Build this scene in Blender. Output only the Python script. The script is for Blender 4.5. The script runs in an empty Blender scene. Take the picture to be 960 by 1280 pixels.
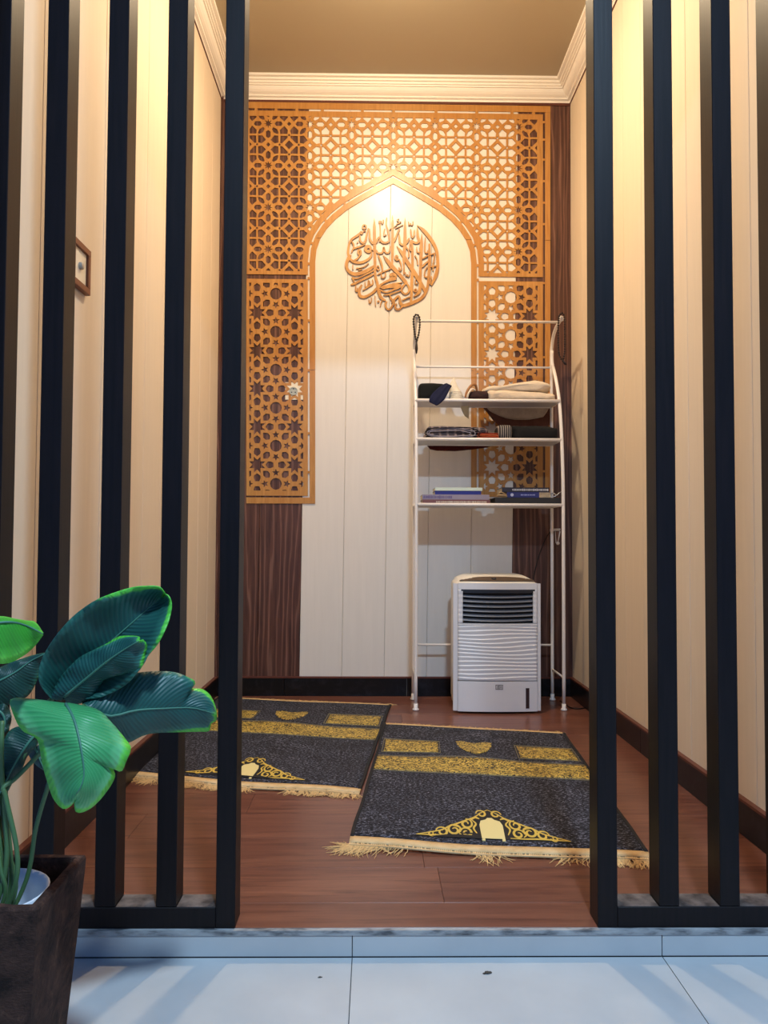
import bpy, bmesh, math, random
from math import sin, cos, pi, atan, radians, sqrt, hypot, atan2
from mathutils import Matrix, Vector, noise
random.seed(7)
C = bpy.context.scene.collection

# ------------------------------------------------------------------ camera
EYE = Vector((0, 0, .76)); FPX = 960.0
RM = (Matrix.Rotation(-atan(12/FPX), 3, 'Z') @ Matrix.Rotation(pi/2 + atan(33/FPX), 3, 'X') @ Matrix.Rotation(radians(.25), 3, 'Z'))
cd = bpy.data.cameras.new('camera'); cam = bpy.data.objects.new('camera', cd); C.objects.link(cam)
cd.sensor_fit = 'VERTICAL'; cd.sensor_height = 36; cd.lens = 27; cd.clip_start = .05
cam.matrix_world = Matrix.Translation(EYE) @ RM.to_4x4()
sc = bpy.context.scene; sc.camera = cam
sc.view_settings.view_transform = 'Standard'; sc.view_settings.look = 'None'
sc.view_settings.exposure = 0.0; sc.view_settings.gamma = 1; sc.view_settings.use_curve_mapping = False

# ------------------------------------------------------------------ light
w = bpy.data.worlds.new('world'); sc.world = w; w.use_nodes = True
w.node_tree.nodes['Background'].inputs[0].default_value = (.55, .7, 1, 1)
w.node_tree.nodes['Background'].inputs[1].default_value = .05
WARM = (.08, 2.66, 2.93); COOL = (.34, -.2, 2.93)
def area(name, loc, size, power, color, target=None):
    l = bpy.data.lights.new(name, 'AREA'); l.shape = 'DISK'; l.size = size; l.energy = power; l.color = color
    o = bpy.data.objects.new(name, l); C.objects.link(o); o.location = loc
    return o
l = bpy.data.lights.new('warm_lamp', 'POINT'); l.energy = 31; l.color = (1, .77, .50); l.shadow_soft_size = .045
o = bpy.data.objects.new('warm_lamp', l); C.objects.link(o); o.location = WARM
area('warm_downlight', (WARM[0], WARM[1], WARM[2]+.01), .09, 19, (1, .77, .50))
area('cool_ceiling_lamp', COOL, .26, 120, (.53, .76, 1))

# ------------------------------------------------------------------ helpers
def ray(x, y):
    return RM @ Vector(((x-480)/FPX, -(y-640)/FPX, -1))
def P(x, y, d):                       # photograph point at depth y=d
    r = ray(x, y); return EYE + r*(d/r.y)
def G(x, y, z=0):                     # photograph point on a level plane
    r = ray(x, y); return EYE + r*((z-EYE.z)/r.z)
def link(name, me, mt=None, parent=None, smooth=False):
    o = bpy.data.objects.new(name, me); C.objects.link(o)
    if mt:
        for m in (mt if isinstance(mt, (list, tuple)) else [mt]): me.materials.append(m)
    if smooth:
        for p in me.polygons: p.use_smooth = True
    if parent:
        o.parent = parent
        o.matrix_parent_inverse = Matrix.Translation(-Vector(parent.location))
    return o
def fin(name, bm, mt=None, parent=None, smooth=False, bevel=0, seg=2):
    bmesh.ops.recalc_face_normals(bm, faces=bm.faces)
    me = bpy.data.meshes.new(name); bm.to_mesh(me); bm.free()
    o = link(name, me, mt, parent, smooth)
    if bevel:
        b = o.modifiers.new('b', 'BEVEL'); b.width = bevel; b.segments = seg; b.limit_method = 'ANGLE'
    return o
def tag(o, label=None, cat=None, group=None, kind=None):
    if label: o['label'] = label
    if cat: o['category'] = cat
    if group: o['group'] = group
    if kind: o['kind'] = kind
    return o
def thing(name, loc, label, cat, group=None):
    o = bpy.data.objects.new(name, None); C.objects.link(o); o.location = loc; o.empty_display_size = .05
    return tag(o, label, cat, group)
def root_struct(name, loc=(0, 0, 0)):
    o = bpy.data.objects.new(name, None); C.objects.link(o); o.location = loc; o['kind'] = 'structure'; return o
def box(bm, a, b):
    x0, y0, z0 = a; x1, y1, z1 = b
    v = [bm.verts.new(p) for p in ((x0,y0,z0),(x1,y0,z0),(x1,y1,z0),(x0,y1,z0),(x0,y0,z1),(x1,y0,z1),(x1,y1,z1),(x0,y1,z1))]
    for f in ((0,3,2,1),(4,5,6,7),(0,1,5,4),(1,2,6,5),(2,3,7,6),(3,0,4,7)): bm.faces.new([v[i] for i in f])
    return v
def boxo(name, a, b, mt, parent=None, bevel=0, seg=2):
    bm = bmesh.new(); box(bm, a, b); return fin(name, bm, mt, parent, False, bevel, seg)
def tube(bm, pts, r, n=10, caps=True):
    pts = [Vector(p) for p in pts]; rings = []
    rs = r if isinstance(r, (list, tuple)) else [r]*len(pts)
    up = None
    for i, p in enumerate(pts):
        t = (pts[min(i+1, len(pts)-1)] - pts[max(i-1, 0)]).normalized()
        if up is None:
            up = t.orthogonal().normalized()
        else:
            up = (up - t*up.dot(t))
            up = up.normalized() if up.length > 1e-6 else t.orthogonal().normalized()
        s = t.cross(up)
        rings.append([bm.verts.new(p + (up*cos(2*pi*k/n) + s*sin(2*pi*k/n))*rs[i]) for k in range(n)])
    for a, b in zip(rings, rings[1:]):
        for k in range(n): bm.faces.new((a[k], a[(k+1) % n], b[(k+1) % n], b[k]))
    if caps:
        bm.faces.new(rings[0][::-1]); bm.faces.new(rings[-1])
def spline(pts, n=6):
    pts = [Vector(p) for p in pts]; out = []
    q = [2*pts[0]-pts[1]] + pts + [2*pts[-1]-pts[-2]]
    for i in range(1, len(q)-2):
        for k in range(n):
            t = k/n
            out.append(.5*((2*q[i]) + (q[i+1]-q[i-1])*t + (2*q[i-1]-5*q[i]+4*q[i+1]-q[i+2])*t*t + (3*q[i]-q[i-1]-3*q[i+1]+q[i+2])*t**3))
    out.append(pts[-1]); return out
def lathe(bm, prof, c, n=20):
    rings = []
    for r, z in prof:
        rings.append([bm.verts.new((c[0]+r*cos(2*pi*k/n), c[1]+r*sin(2*pi*k/n), c[2]+z)) for k in range(n)])
    for a, b in zip(rings, rings[1:]):
        for k in range(n): bm.faces.new((a[k], a[(k+1) % n], b[(k+1) % n], b[k]))
    bm.faces.new(rings[0][::-1]); bm.faces.new(rings[-1])
def grid(bm, f, nu, nv, uv=False):
    vs = [[bm.verts.new(f(i/nu, j/nv)) for j in range(nv+1)] for i in range(nu+1)]
    lay = bm.loops.layers.uv.verify() if uv else None
    for i in range(nu):
        for j in range(nv):
            fc = bm.faces.new((vs[i][j], vs[i+1][j], vs[i+1][j+1], vs[i][j+1]))
            if uv:
                for l, (a, b) in zip(fc.loops, ((i, j), (i+1, j), (i+1, j+1), (i, j+1))): l[lay].uv = (a/nu, b/nv)
    return vs

# ------------------------------------------------------------------ materials
def S(c):                              # sRGB 0..255 to linear
    return tuple(((v/255)/12.92 if v/255 <= .04045 else ((v/255+.055)/1.055)**2.4) for v in c) + (1,)
class M:
    def __init__(s, name, col=(.5, .5, .5, 1), rough=.5, metal=0, spec=.5):
        s.m = bpy.data.materials.new(name); s.m.use_nodes = True; s.t = s.m.node_tree
        s.b = s.t.nodes['Principled BSDF']; s.b.inputs['Base Color'].default_value = col
        s.b.inputs['Roughness'].default_value = rough; s.b.inputs['Metallic'].default_value = metal
        s.b.inputs['Specular IOR Level'].default_value = spec
    def n(s, typ, **kw):
        nd = s.t.nodes.new(typ)
        for k, v in kw.items():
            if k in nd.inputs: nd.inputs[k].default_value = v
            else: setattr(nd, k, v)
        return nd
    def l(s, a, b): s.t.links.new(a, b)
    def coord(s, scale=(1, 1, 1), out='Object', rot=(0, 0, 0)):
        c = s.n('ShaderNodeTexCoord'); mp = s.n('ShaderNodeMapping')
        mp.inputs['Scale'].default_value = scale; mp.inputs['Rotation'].default_value = rot
        s.l(c.outputs[out], mp.inputs[0]); return mp.outputs[0]
    def noise(s, vec, scale, detail=4, rough=.55, dist=0):
        nd = s.n('ShaderNodeTexNoise'); nd.inputs['Scale'].default_value = scale; nd.inputs['Detail'].default_value = detail
        nd.inputs['Roughness'].default_value = rough; nd.inputs['Distortion'].default_value = dist
        s.l(vec, nd.inputs['Vector']); return nd.outputs['Fac']
    def ramp(s, fac, stops, interp='LINEAR'):
        r = s.n('ShaderNodeValToRGB'); r.color_ramp.interpolation = interp
        e = r.color_ramp.elements
        while len(e) < len(stops): e.new(.5)
        for el, (p, c) in zip(e, stops): el.position = p; el.color = c
        s.l(fac, r.inputs[0]); return r.outputs[0]
    def mix(s, fac, a, b, mode='MIX'):
        x = s.n('ShaderNodeMix', data_type='RGBA', blend_type=mode)
        for sock, v in ((x.inputs[0], fac), (x.inputs[6], a), (x.inputs[7], b)):
            if hasattr(v, 'links'): s.l(v, sock)
            else: sock.default_value = v
        return x.outputs[2]
    def base(s, o): s.l(o, s.b.inputs['Base Color']); return s
    def bump(s, h, strength=.3, dist=.002):
        b = s.n('ShaderNodeBump'); b.inputs['Strength'].default_value = strength; b.inputs['Distance'].default_value = dist
        s.l(h, b.inputs['Height']); s.l(b.outputs[0], s.b.inputs['Normal']); return s
def W1(v): return (v, v, v, 1)

def m_pvc(name, col, rough=.3):
    m = M(name, col, rough); v = m.coord((1, 1, .06)); n = m.noise(v, 60, 3)
    m.base(m.ramp(n, [(.3, tuple(c*.96 for c in col[:3])+(1,)), (.7, col)])); m.bump(n, .05, .001); m.b.inputs['Specular IOR Level'].default_value = .5 if rough < .4 else .28; return m.m
m_board = m_pvc('white_pvc', S((232, 226, 218)), .33)
m_side = m_pvc('cream_pvc', S((232, 216, 194)), .65)
m_dw = M('dark_laminate', rough=.4)
v = m_dw.coord((1, 1, .05)); n1 = m_dw.noise(v, 130, 5, .6, .6); v2 = m_dw.coord((1, 1, .07)); n2 = m_dw.noise(v2, 16, 3, .5, 2.2)
wv = m_dw.n('ShaderNodeTexWave', wave_type='BANDS', bands_direction='X'); wv.inputs['Scale'].default_value = 11; wv.inputs['Distortion'].default_value = 14; wv.inputs['Detail'].default_value = 3; wv.inputs['Detail Scale'].default_value = 1.1
m_dw.l(v2, wv.inputs['Vector'])
c = m_dw.mix(.5, m_dw.ramp(n1, [(.3, S((58, 32, 27))), (.62, S((112, 72, 60)))]), m_dw.ramp(wv.outputs['Fac'], [(.1, S((62, 36, 30))), (.8, S((98, 62, 50))), (1, S((150, 112, 95)))]))
m_dw.base(m_dw.mix(m_dw.ramp(n2, [(.35, W1(0)), (.7, W1(.4))]), c, S((60, 34, 28)))); m_dw = m_dw.m
m_lat = M('honey_oak_cut_board', rough=.33)
v = m_lat.coord((1, 1, .08)); n1 = m_lat.noise(v, 90, 4, .6, .4); n2 = m_lat.noise(m_lat.coord((1, 1, .3)), 9, 2)
c = m_lat.mix(m_lat.ramp(n2, [(.3, W1(0)), (.7, W1(.6))]), m_lat.ramp(n1, [(.3, S((172, 120, 58))), (.7, S((202, 152, 86)))]), S((182, 122, 60)))
m_lat.base(c); m_lat = m_lat.m
m_ceil = M('ceiling_paint', S((178, 165, 140)), .45).m
m_crown = M('white_gypsum_trim', S((250, 244, 234)), .5).m
m_slat = M('dark_lacquered_wood', rough=.42, spec=.22)
n1 = m_slat.noise(m_slat.coord((1, 1, .05)), 120, 4); m_slat.base(m_slat.ramp(n1, [(.3, S((16, 12, 13))), (.75, S((28, 20, 20)))])); m_slat.bump(n1, .12, .001); m_slat = m_slat.m
m_dust = M('dusty_dark_wood', rough=.8)
n1 = m_dust.noise(m_dust.coord(), 30, 5); m_dust.base(m_dust.ramp(n1, [(.35, S((52, 44, 42))), (.7, S((120, 108, 102)))])); m_dust = m_dust.m
def m_plank():
    m = M('red_brown_laminate', rough=.3)
    oi = m.n('ShaderNodeObjectInfo'); c = m.n('ShaderNodeTexCoord'); add = m.n('ShaderNodeVectorMath', operation='ADD')
    sc_ = m.n('ShaderNodeVectorMath', operation='SCALE'); cmb = m.n('ShaderNodeCombineXYZ')
    m.l(oi.outputs['Random'], cmb.inputs[0]); m.l(oi.outputs['Random'], cmb.inputs[1]); m.l(cmb.outputs[0], sc_.inputs[0]); sc_.inputs['Scale'].default_value = 13
    m.l(c.outputs['Object'], add.inputs[0]); m.l(sc_.outputs[0], add.inputs[1])
    mp = m.n('ShaderNodeMapping'); mp.inputs['Scale'].default_value = (.07, 1, 1); m.l(add.outputs[0], mp.inputs[0])
    n1 = m.noise(mp.outputs[0], 60, 5, .7, .6); n2 = m.noise(mp.outputs[0], 9, 3, .5, 1.5)
    a = m.ramp(n1, [(.34, S((72, 40, 31))), (.48, S((118, 72, 54))), (.70, S((138, 90, 68)))])
    b = m.mix(m.ramp(n2, [(.38, W1(.55)), (.62, W1(0))]), a, S((84, 46, 38)))
    m.base(m.mix(.2, b, m.ramp(oi.outputs['Random'], [(0, S((110, 66, 54))), (1, S((146, 94, 76)))])))
    m.bump(n1, .08, .0006); return m.m
m_plk = m_plank()
m_tile = M('pale_glazed_tile', rough=.28)
n1 = m_tile.noise(m_tile.coord(), 5, 4); m_tile.base(m_tile.ramp(n1, [(.35, S((182, 184, 184))), (.7, S((194, 196, 195)))])); m_tile = m_tile.m
m_grout = M('dark_grout', S((70, 74, 78)), .9).m
m_strip = M('worn_concrete_edge', rough=.8)
n1 = m_strip.noise(m_strip.coord((.3, 1, 1)), 60, 5); m_strip.base(m_strip.ramp(n1, [(.36, S((84, 84, 86))), (.5, S((150, 150, 150))), (.7, S((182, 182, 180)))])); m_strip = m_strip.m
m_black = M('black_glazed_skirting', rough=.3, spec=.28)
n1 = m_black.noise(m_black.coord(), 14, 6, .7, 1); m_black.base(m_black.ramp(n1, [(.5, S((20, 19, 21))), (.75, S((44, 44, 50)))])); m_black = m_black.m
m_brown = M('red_brown_edge', S((96, 50, 38)), .45).m
m_wht = M('white_powder_coat', S((236, 232, 230)), .35).m
m_shelf = M('white_enamel_sheet', S((205, 205, 212)), .4).m
m_hall = M('hall_paint', S((146, 166, 200)), .8).m  # unseen hall; its blue is invented to tint reflections in slats and riser
m_glow_w = M('warm_lens'); m_glow_w.b.inputs['Emission Color'].default_value = (1, .75, .45, 1); m_glow_w.b.inputs['Emission Strength'].default_value = 6; m_glow_w = m_glow_w.m
m_plain = {}
def plain(name, rgb, rough=.6, metal=0, spec=.5):
    if name not in m_plain: m_plain[name] = M(name, S(rgb), rough, metal, spec).m
    return m_plain[name]
def fabric(name, rgb, rgb2=None, scale=400, rough=.9):
    m = M(name, rough=rough, spec=.2); v = m.coord(); n = m.noise(v, scale, 2); n2 = m.noise(v, 30, 3)
    c2 = S(rgb2 or tuple(x*.75 for x in rgb)); m.base(m.mix(n, m.ramp(n2, [(.35, c2), (.65, S(rgb))]), S(rgb))); m.bump(n2, .4, .006); return m.m

# ------------------------------------------------------------------ room
D = 3.74; XL = -.765; XR = .965; FY = 1.525; ZC = 3.015; ZK = 2.935; BH = .093; HZ = -.052
# floor planks
fl = root_struct('floor')
boxo('subfloor', (XL-.05, 1.53, -.09), (XR+.05, D+.1, -.012), m_grout, fl)
PW = .172; rows = [1.5275, 1.63]
while rows[-1] < D: rows.append(rows[-1]+PW)
rows[-1] = D+.01
pm = {}
for i, (a, b) in enumerate(zip(rows, rows[1:])):
    off = (-.35, -1.05, .12, -.62)[i % 4]; xs = [XL-.01]
    for k in range(-2, 4):
        x = off + 1.2*k
        if XL+.06 < x < XR-.06: xs.append(x)
    xs.append(XR+.01)
    for x0, x1 in zip(xs, xs[1:]):
        key = (round(x1-x0, 3), round(b-a, 3))
        if key not in pm:
            bm = bmesh.new(); L, Wd = x1-x0-.0008, b-a-.0008; c = .0003
            lo = [(-L/2, -Wd/2), (L/2, -Wd/2), (L/2, Wd/2), (-L/2, Wd/2)]
            r0 = [bm.verts.new((x, y, -.012)) for x, y in lo]; r1 = [bm.verts.new((x, y, -c)) for x, y in lo]
            r2 = [bm.verts.new((x-math.copysign(c, x), y-math.copysign(c, y), 0)) for x, y in lo]
            for p, q in ((r0, r1), (r1, r2)):
                for k in range(4): bm.faces.new((p[k], p[(k+1) % 4], q[(k+1) % 4], q[k]))
            bm.faces.new(r2); bm.faces.new(r0[::-1])
            bmesh.ops.recalc_face_normals(bm, faces=bm.faces)
            me = bpy.data.meshes.new('plank'); bm.to_mesh(me); bm.free(); me.materials.append(m_plk); pm[key] = me
        o = bpy.data.objects.new('plank', pm[key]); C.objects.link(o); o.parent = fl; o.location = ((x0+x1)/2, (a+b)/2, 0)
# wall boards
def board_mesh(b0, b1, t0, t1, z0, z1, place, th=.009, g=.0022):
    """bottom edge b0..b1, top edge t0..t1 along the wall; place(s, depth, z)"""
    bm = bmesh.new()
    def ring(e, dd): return [bm.verts.new(place(*q)) for q in ((b0+e, dd, z0), (b1-e, dd, z0), (t1-e, dd, z1), (t0+e, dd, z1))]
    a = ring(.0003, 0); b = ring(.0003, th-.003); c = ring(g, th)
    for p, q in ((a, b), (b, c)):
        for k in range(4): bm.faces.new((p[k], p[(k+1) % 4], q[(k+1) % 4], q[k]))
    bm.faces.new(c); bm.faces.new(a[::-1]); return bm
wb = root_struct('wall_back', (0, D, 0))
boxo('wall_core', (XL-.1, D+.009, -.05), (XR+.1, D+.12, ZC+.1), m_grout, wb)
bots = [P(x, 845, D).x for x in (262, 321, 374, 427, 480, 533, 587, 638.5)] + [XR+.02]
tops = [P(x, 130, D).x for x in (262, 334, 386, 438, 490, 542, 595, 648)] + [XR+.02]
for i in range(8):
    k = (tops[i]-bots[i])/2.84; k1 = (tops[i+1]-bots[i+1])/2.84 if i < 7 else 0
    if i == 0: k = 0; bots[0] = XL-.02; tops[0] = XL-.02
    b0 = bots[i]-k*.09; b1 = bots[i+1]-k1*.09; t0 = b0+k*ZC; t1 = b1+k1*ZC
    bm = board_mesh(b0, b1, t0, t1, 0, ZC, lambda s, dd, z: (s, D+.009-dd, z))
    fin('wood_panel' if i in (0, 1, 7) else 'white_board', bm, m_dw if i in (0, 1, 7) else m_board, wb)
# side walls
for side, X, sg in (('left', XL, 1), ('right', XR, -1)):
    ws = root_struct('wall_'+side, (X, 2.6, 0))
    a, b = (X-.1, X-.009) if sg > 0 else (X+.009, X+.1)
    boxo('wall_core', (a, 1.5, -.06), (b, D+.1, ZC+.1), m_grout, ws)
    y = D
    while y > 1.5:
        y0 = max(y-.2, 1.5)
        bm = board_mesh(y0, y, y0, y, 0, ZC, lambda s, dd, z: (X-sg*.009+sg*dd, s, z))
        fin('cream_board', bm, m_side, ws); y -= .2
# dark corner bead at the left back corner
boxo('trim_1', (XL, D-.02, BH), (XL+.011, D, ZK), m_dw, None)['kind'] = 'structure'
# ceiling and crown
boxo('ceiling', (XL-.1, 1.5, ZC), (XR+.1, D+.12, ZC+.06), m_ceil)['kind'] = 'structure'
prof = [(0, -.008), (.005, -.008), (.006, .001), (.018, .004), (.019, .011), (.024, .013), (.032, .018), (.040, .026), (.046, .036), (.047, .039),
        (.054, .039), (.055, .046), (.062, .046), (.063, .050), (.058, .052), (.060, .057), (.070, .058), (.071, .063), (.066, .065), (.068, .069), (.083, .070), (.085, .08), (0, .08)]
def crown(name, path):
    bm = bmesh.new(); rings = []
    for (x, y, nx, ny) in path: rings.append([bm.verts.new((x+nx*o, y+ny*o, ZK+z)) for o, z in prof])
    for a, b in zip(rings, rings[1:]):
        for k in range(len(prof)-1): bm.faces.new((a[k], a[k+1], b[k+1], b[k]))
    bm.faces.new(rings[0]); bm.faces.new(rings[-1][::-1]); o = fin(name, bm, m_crown); o['kind'] = 'structure'; return o
crown('trim_2', [(XL, D, 1, -1), (XR, D, -1, -1)])
crown('trim_3', [(XL, 1.6, 1, 0), (XL, D, 1, -1)])
crown('trim_4', [(XR, 1.6, -1, 0), (XR, D, -1, -1)])
for name, a, b in (('crown_shadow_1', (XL, D-.005, ZK-.02), (XR, D, ZK-.006)), ('crown_shadow_2', (XL, 1.6, ZK-.014), (XL+.004, D, ZK-.006)), ('crown_shadow_3', (XR-.004, 1.6, ZK-.014), (XR, D, ZK-.006))):  # brown strips colour in the shadow line below the crown
    boxo(name, a, b, m_brown)['kind'] = 'structure'
# skirting
def skirt(name, a, b, segs, axis):
    r = root_struct(name, a)
    n = len(segs)-1
    for s0, s1 in zip(segs, segs[1:]):
        p = list(a); q = list(b); p[axis] = s0+.0008; q[axis] = s1-.0008; q[2] = BH-.007
        boxo('skirting_tile', p, q, m_black, r, .001, 1)
    p = list(a); q = list(b); p[2] = BH-.007; q[2] = BH
    if axis == 0: p[1] -= .002
    elif a[0] < 0: q[0] += .002
    else: p[0] -= .002
    boxo('top_edge', p, q, m_brown, r)
    return r
skirt('baseboard_back', (XL, D-.014, 0), (XR, D, BH), [XL, -.43, .16, .75, XR], 0)
skirt('baseboard_left', (XL, 1.585, 0), (XL+.014, D-.014, BH), [1.585, 2.15, 2.75, 3.34, D-.014], 1)
skirt('baseboard_right', (XR-.014, 1.585, 0), (XR, D-.014, BH), [1.585, 2.15, 2.75, 3.34, D-.014], 1)
# hall in front: lower tiled floor, riser, walls, ceiling
T = .604; X0 = -.039
f2 = root_struct('floor_lower', (0, 0, HZ))
boxo('grout_bed', (-2.6, -2.6, HZ-.05), (2.6, 1.6, HZ-.0018), m_grout, f2)
bm = bmesh.new(); box(bm, (-T/2+.0009, -T/2+.0009, -.01), (T/2-.0009, T/2-.0009, 0)); bmesh.ops.recalc_face_normals(bm, faces=bm.faces)
tm = bpy.data.meshes.new('tile'); bm.to_mesh(tm); bm.free(); tm.materials.append(m_tile)
for j in range(6):
    for i in range(-4, 4):
        o = bpy.data.objects.new('tile', tm); C.objects.link(o); o.parent = f2; o.location = (X0+(i+.5)*T, 1.518-(j+.5)*T, 0)
tr = root_struct('trim_8', (0, 1.52, HZ))
boxo('riser_backing', (-2.6, 1.524, HZ), (2.6, 1.6, -.012), m_grout, tr)
for i in range(-4, 4): boxo('riser_tile', (X0+i*T+.0009, 1.519, HZ+.0015), (X0+(i+1)*T-.0009, 1.526, -.009), m_tile, tr)
boxo('trim_9', (-2.6, 1.517, -.010), (2.6, 1.5272, -.0005), m_strip)['kind'] = 'structure'
boxo('wall_front', (-2.6, 1.5, 2.36), (2.6, 1.6, 3.1), m_hall)['kind'] = 'structure'
boxo('wall_front_left', (-2.6, 1.5, -.06), (XL, 1.6, 2.36), m_hall)['kind'] = 'structure'
boxo('wall_front_right', (XR, 1.5, -.06), (2.6, 1.6, 2.36), m_hall)['kind'] = 'structure'
boxo('wall_hall_left', (-2.7, -2.7, -.06), (-2.6, 1.6, 3.1), m_hall)['kind'] = 'structure'
boxo('wall_hall_right', (2.6, -2.7, -.06), (2.7, 1.6, 3.1), m_hall)['kind'] = 'structure'
boxo('wall_hall_back', (-2.7, -2.7, -.06), (2.7, -2.6, 3.1), m_hall)['kind'] = 'structure'
boxo('ceiling_hall', (-2.7, -2.7, 2.96), (2.7, 1.5, 3.05), m_hall)['kind'] = 'structure'
# the two lamps' fixtures (ceiling of the niche, ceiling of the hall)
def lamp(loc, r, lab, glow):
    t = thing('ceiling_light', (loc[0], loc[1], loc[2]), lab, 'ceiling light')
    bm = bmesh.new(); n = 32; rr = []
    for q, z in ((r*1.0, .0), (r*1.25, 0.0), (r*1.3, .012), (r*1.0, .02)):
        rr.append([bm.verts.new((loc[0]+q*cos(2*pi*k/n), loc[1]+q*sin(2*pi*k/n), loc[2]+z)) for k in range(n)])
    rr.append(rr[0])
    for a, b in zip(rr, rr[1:]):
        for k in range(n): bm.faces.new((a[k], a[(k+1) % n], b[(k+1) % n], b[k]))
    fin('rim', bm, m_wht, t); return t
lamp((WARM[0], WARM[1], ZC-.022), .07, 'round warm downlight in the niche ceiling', 1)
lamp((COOL[0], COOL[1], COOL[2]+.008), .15, 'round cool white lamp on the hall ceiling', 1)

# ------------------------------------------------------------------ slatted partitions
def partition(xs, x_in, x_out, lab, left):
    t = thing('slatted_partition', ((x_in+x_out)/2, FY, 0), lab, 'room divider', 'slatted partitions beside the entrance')
    y0, y1 = FY, FY+.057
    lo, hi = min(x_in, x_out), max(x_in, x_out)
    for k, (a, b) in enumerate(xs):
        inner = (k == 0)
        boxo('slat', (a, y0, 0 if inner else .041), (b, y1, 2.358), m_slat, t, .0012, 1)
    ia, ib = xs[0]
    ra, rb = (lo, ia) if left else (ib, hi)
    boxo('bottom_rail', (ra, y0, 0), (rb, y1, .040), m_slat, t, .0012, 1)
    bm = bmesh.new()
    q = sorted(xs)
    for (a0, b0), (a1, b1) in zip(q, q[1:]): box(bm, (b0+.001, y0+.002, .0398), (a1-.001, y1-.002, .0408))
    o = fin('rail_dust', bm, m_dust, t); o['label'] = 'dusty grey top face of the bottom rail'
    return t
partition([(-.3055, -.2675), (-.4215, -.3825), (-.541, -.501), (-.664, -.622), (-.763, -.738)], -.2675, XL+.001, 'dark slatted wooden partition on the left of the opening, behind the plant', True)
partition([(.4415, .4805), (.563, .602), (.683, .722), (.803, .842), (.922, .961)], .4415, XR-.001, 'dark slatted wooden partition on the right of the opening', False)

# ------------------------------------------------------------------ carved lattice
LT = .0045
def canon(x, y): return (x, y + (x-491.5)*(.0037 + 1.9e-5*(673-y)))
def sheet(name, outer, holes, y_front, th, mt, parent, raw=False):
    cu = bpy.data.curves.new(name, 'CURVE'); cu.dimensions = '2D'; cu.fill_mode = 'BOTH'; cu.extrude = th/2
    for poly in outer + holes:
        s = cu.splines.new('POLY'); s.points.add(len(poly)-1); s.use_cyclic_u = True
        for p, (x, y) in zip(s.points, poly):
            q = P(*(canon(x, y) if not raw else (x, y)), y_front); p.co = (q.x, q.z, 0, 1)
    tmp = bpy.data.objects.new('tmp', cu); C.objects.link(tmp)
    dg = bpy.context.evaluated_depsgraph_get(); me = bpy.data.meshes.new_from_object(tmp.evaluated_get(dg))
    bpy.data.objects.remove(tmp); bpy.data.curves.remove(cu)
    me.transform(Matrix.Translation((0, y_front+th/2, 0)) @ Matrix.Rotation(pi/2, 4, 'X'))
    me.name = name; me.materials.clear()
    return link(name, me, mt, parent)
def clip_half(poly, f):
    out = []
    for i, p in enumerate(poly):
        q = poly[(i+1) % len(poly)]; a, b = f(p), f(q)
        if a >= 0: out.append(p)
        if (a >= 0) != (b >= 0):
            t = a/(a-b); out.append((p[0]+(q[0]-p[0])*t, p[1]+(q[1]-p[1])*t))
    return out
def areap(p): return abs(sum(p[i][0]*p[(i+1) % len(p)][1]-p[(i+1) % len(p)][0]*p[i][1] for i in range(len(p))))/2 if len(p) > 2 else 0
def rectclip(p, x0, y0, x1, y1):
    for f in (lambda q: q[0]-x0, lambda q: x1-q[0], lambda q: q[1]-y0, lambda q: y1-q[1]): p = clip_half(p, f) if p else p
    return p
CX = 491.5
half = [(0, 229.5), (22, 241.5), (40, 251.8), (58, 263), (72, 274.5), (83, 286.5), (91, 299), (96, 313), (97.5, 328), (97.5, 630)]
def off(o):
    res = []
    for i, (x, y) in enumerate(half):
        def nrm(a, b):
            dx, dy = b[0]-a[0], b[1]-a[1]; L = hypot(dx, dy); return (dy/L, -dx/L)
        n1 = nrm(half[i-1], half[i]) if i else nrm(half[0], half[1]); n2 = nrm(half[i], half[i+1]) if i < len(half)-1 else n1
        if i == 0: res.append((0, y - o/abs(n2[1]))); continue
        nx, ny = n1[0]+n2[0], n1[1]+n2[1]; L = hypot(nx, ny); res.append((x+nx/L*o, y+ny/L*o))
    return res
def xat(curve, y):
    for a, b in zip(curve, curve[1:]):
        if a[1] <= y <= b[1]: return a[0]+(b[0]-a[0])*(y-a[1])/(b[1]-a[1]+1e-9)
    return curve[-1][0]
def upto(curve, y): return [p for p in curve if p[1] < y] + [(xat(curve, y), y)]
def archclip(p):
    lim = off(16); c = (sum(q[0] for q in p)/len(p)-CX, sum(q[1] for q in p)/len(p))
    s = 1 if c[0] >= 0 else -1; c = (abs(c[0]), c[1]); best = None
    for a, b in zip(lim, lim[1:]):
        t = max(0, min(1, ((c[0]-a[0])*(b[0]-a[0])+(c[1]-a[1])*(b[1]-a[1]))/((b[0]-a[0])**2+(b[1]-a[1])**2)))
        dd = hypot(c[0]-a[0]-t*(b[0]-a[0]), c[1]-a[1]-t*(b[1]-a[1]))
        if best is None or dd < best[0]: best = (dd, a, b)
    _, a, b = best; dx, dy = b[0]-a[0], b[1]-a[1]; L = hypot(dx, dy)
    p2 = clip_half(p, lambda q: ((abs(q[0]-CX) if q[0]*s > CX*s-40 else -abs(q[0]-CX)) - a[0])*dy/L + (q[1]-a[1])*(-dx)/L)
    if p2 and min(abs(q[0]-CX) for q in p2) < 6 and max(q[1] for q in p2) > 211 : 
        p2 = clip_half(p2, lambda q: 211-q[1]+abs(q[0]-CX)*.55)
    return p2
def star(c, ro, ri, n, ph): return [(c[0]+(ro if k % 2 == 0 else ri)*cos(ph+pi*k/n), c[1]+(ro if k % 2 == 0 else ri)*sin(ph+pi*k/n)) for k in range(2*n)]
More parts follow.
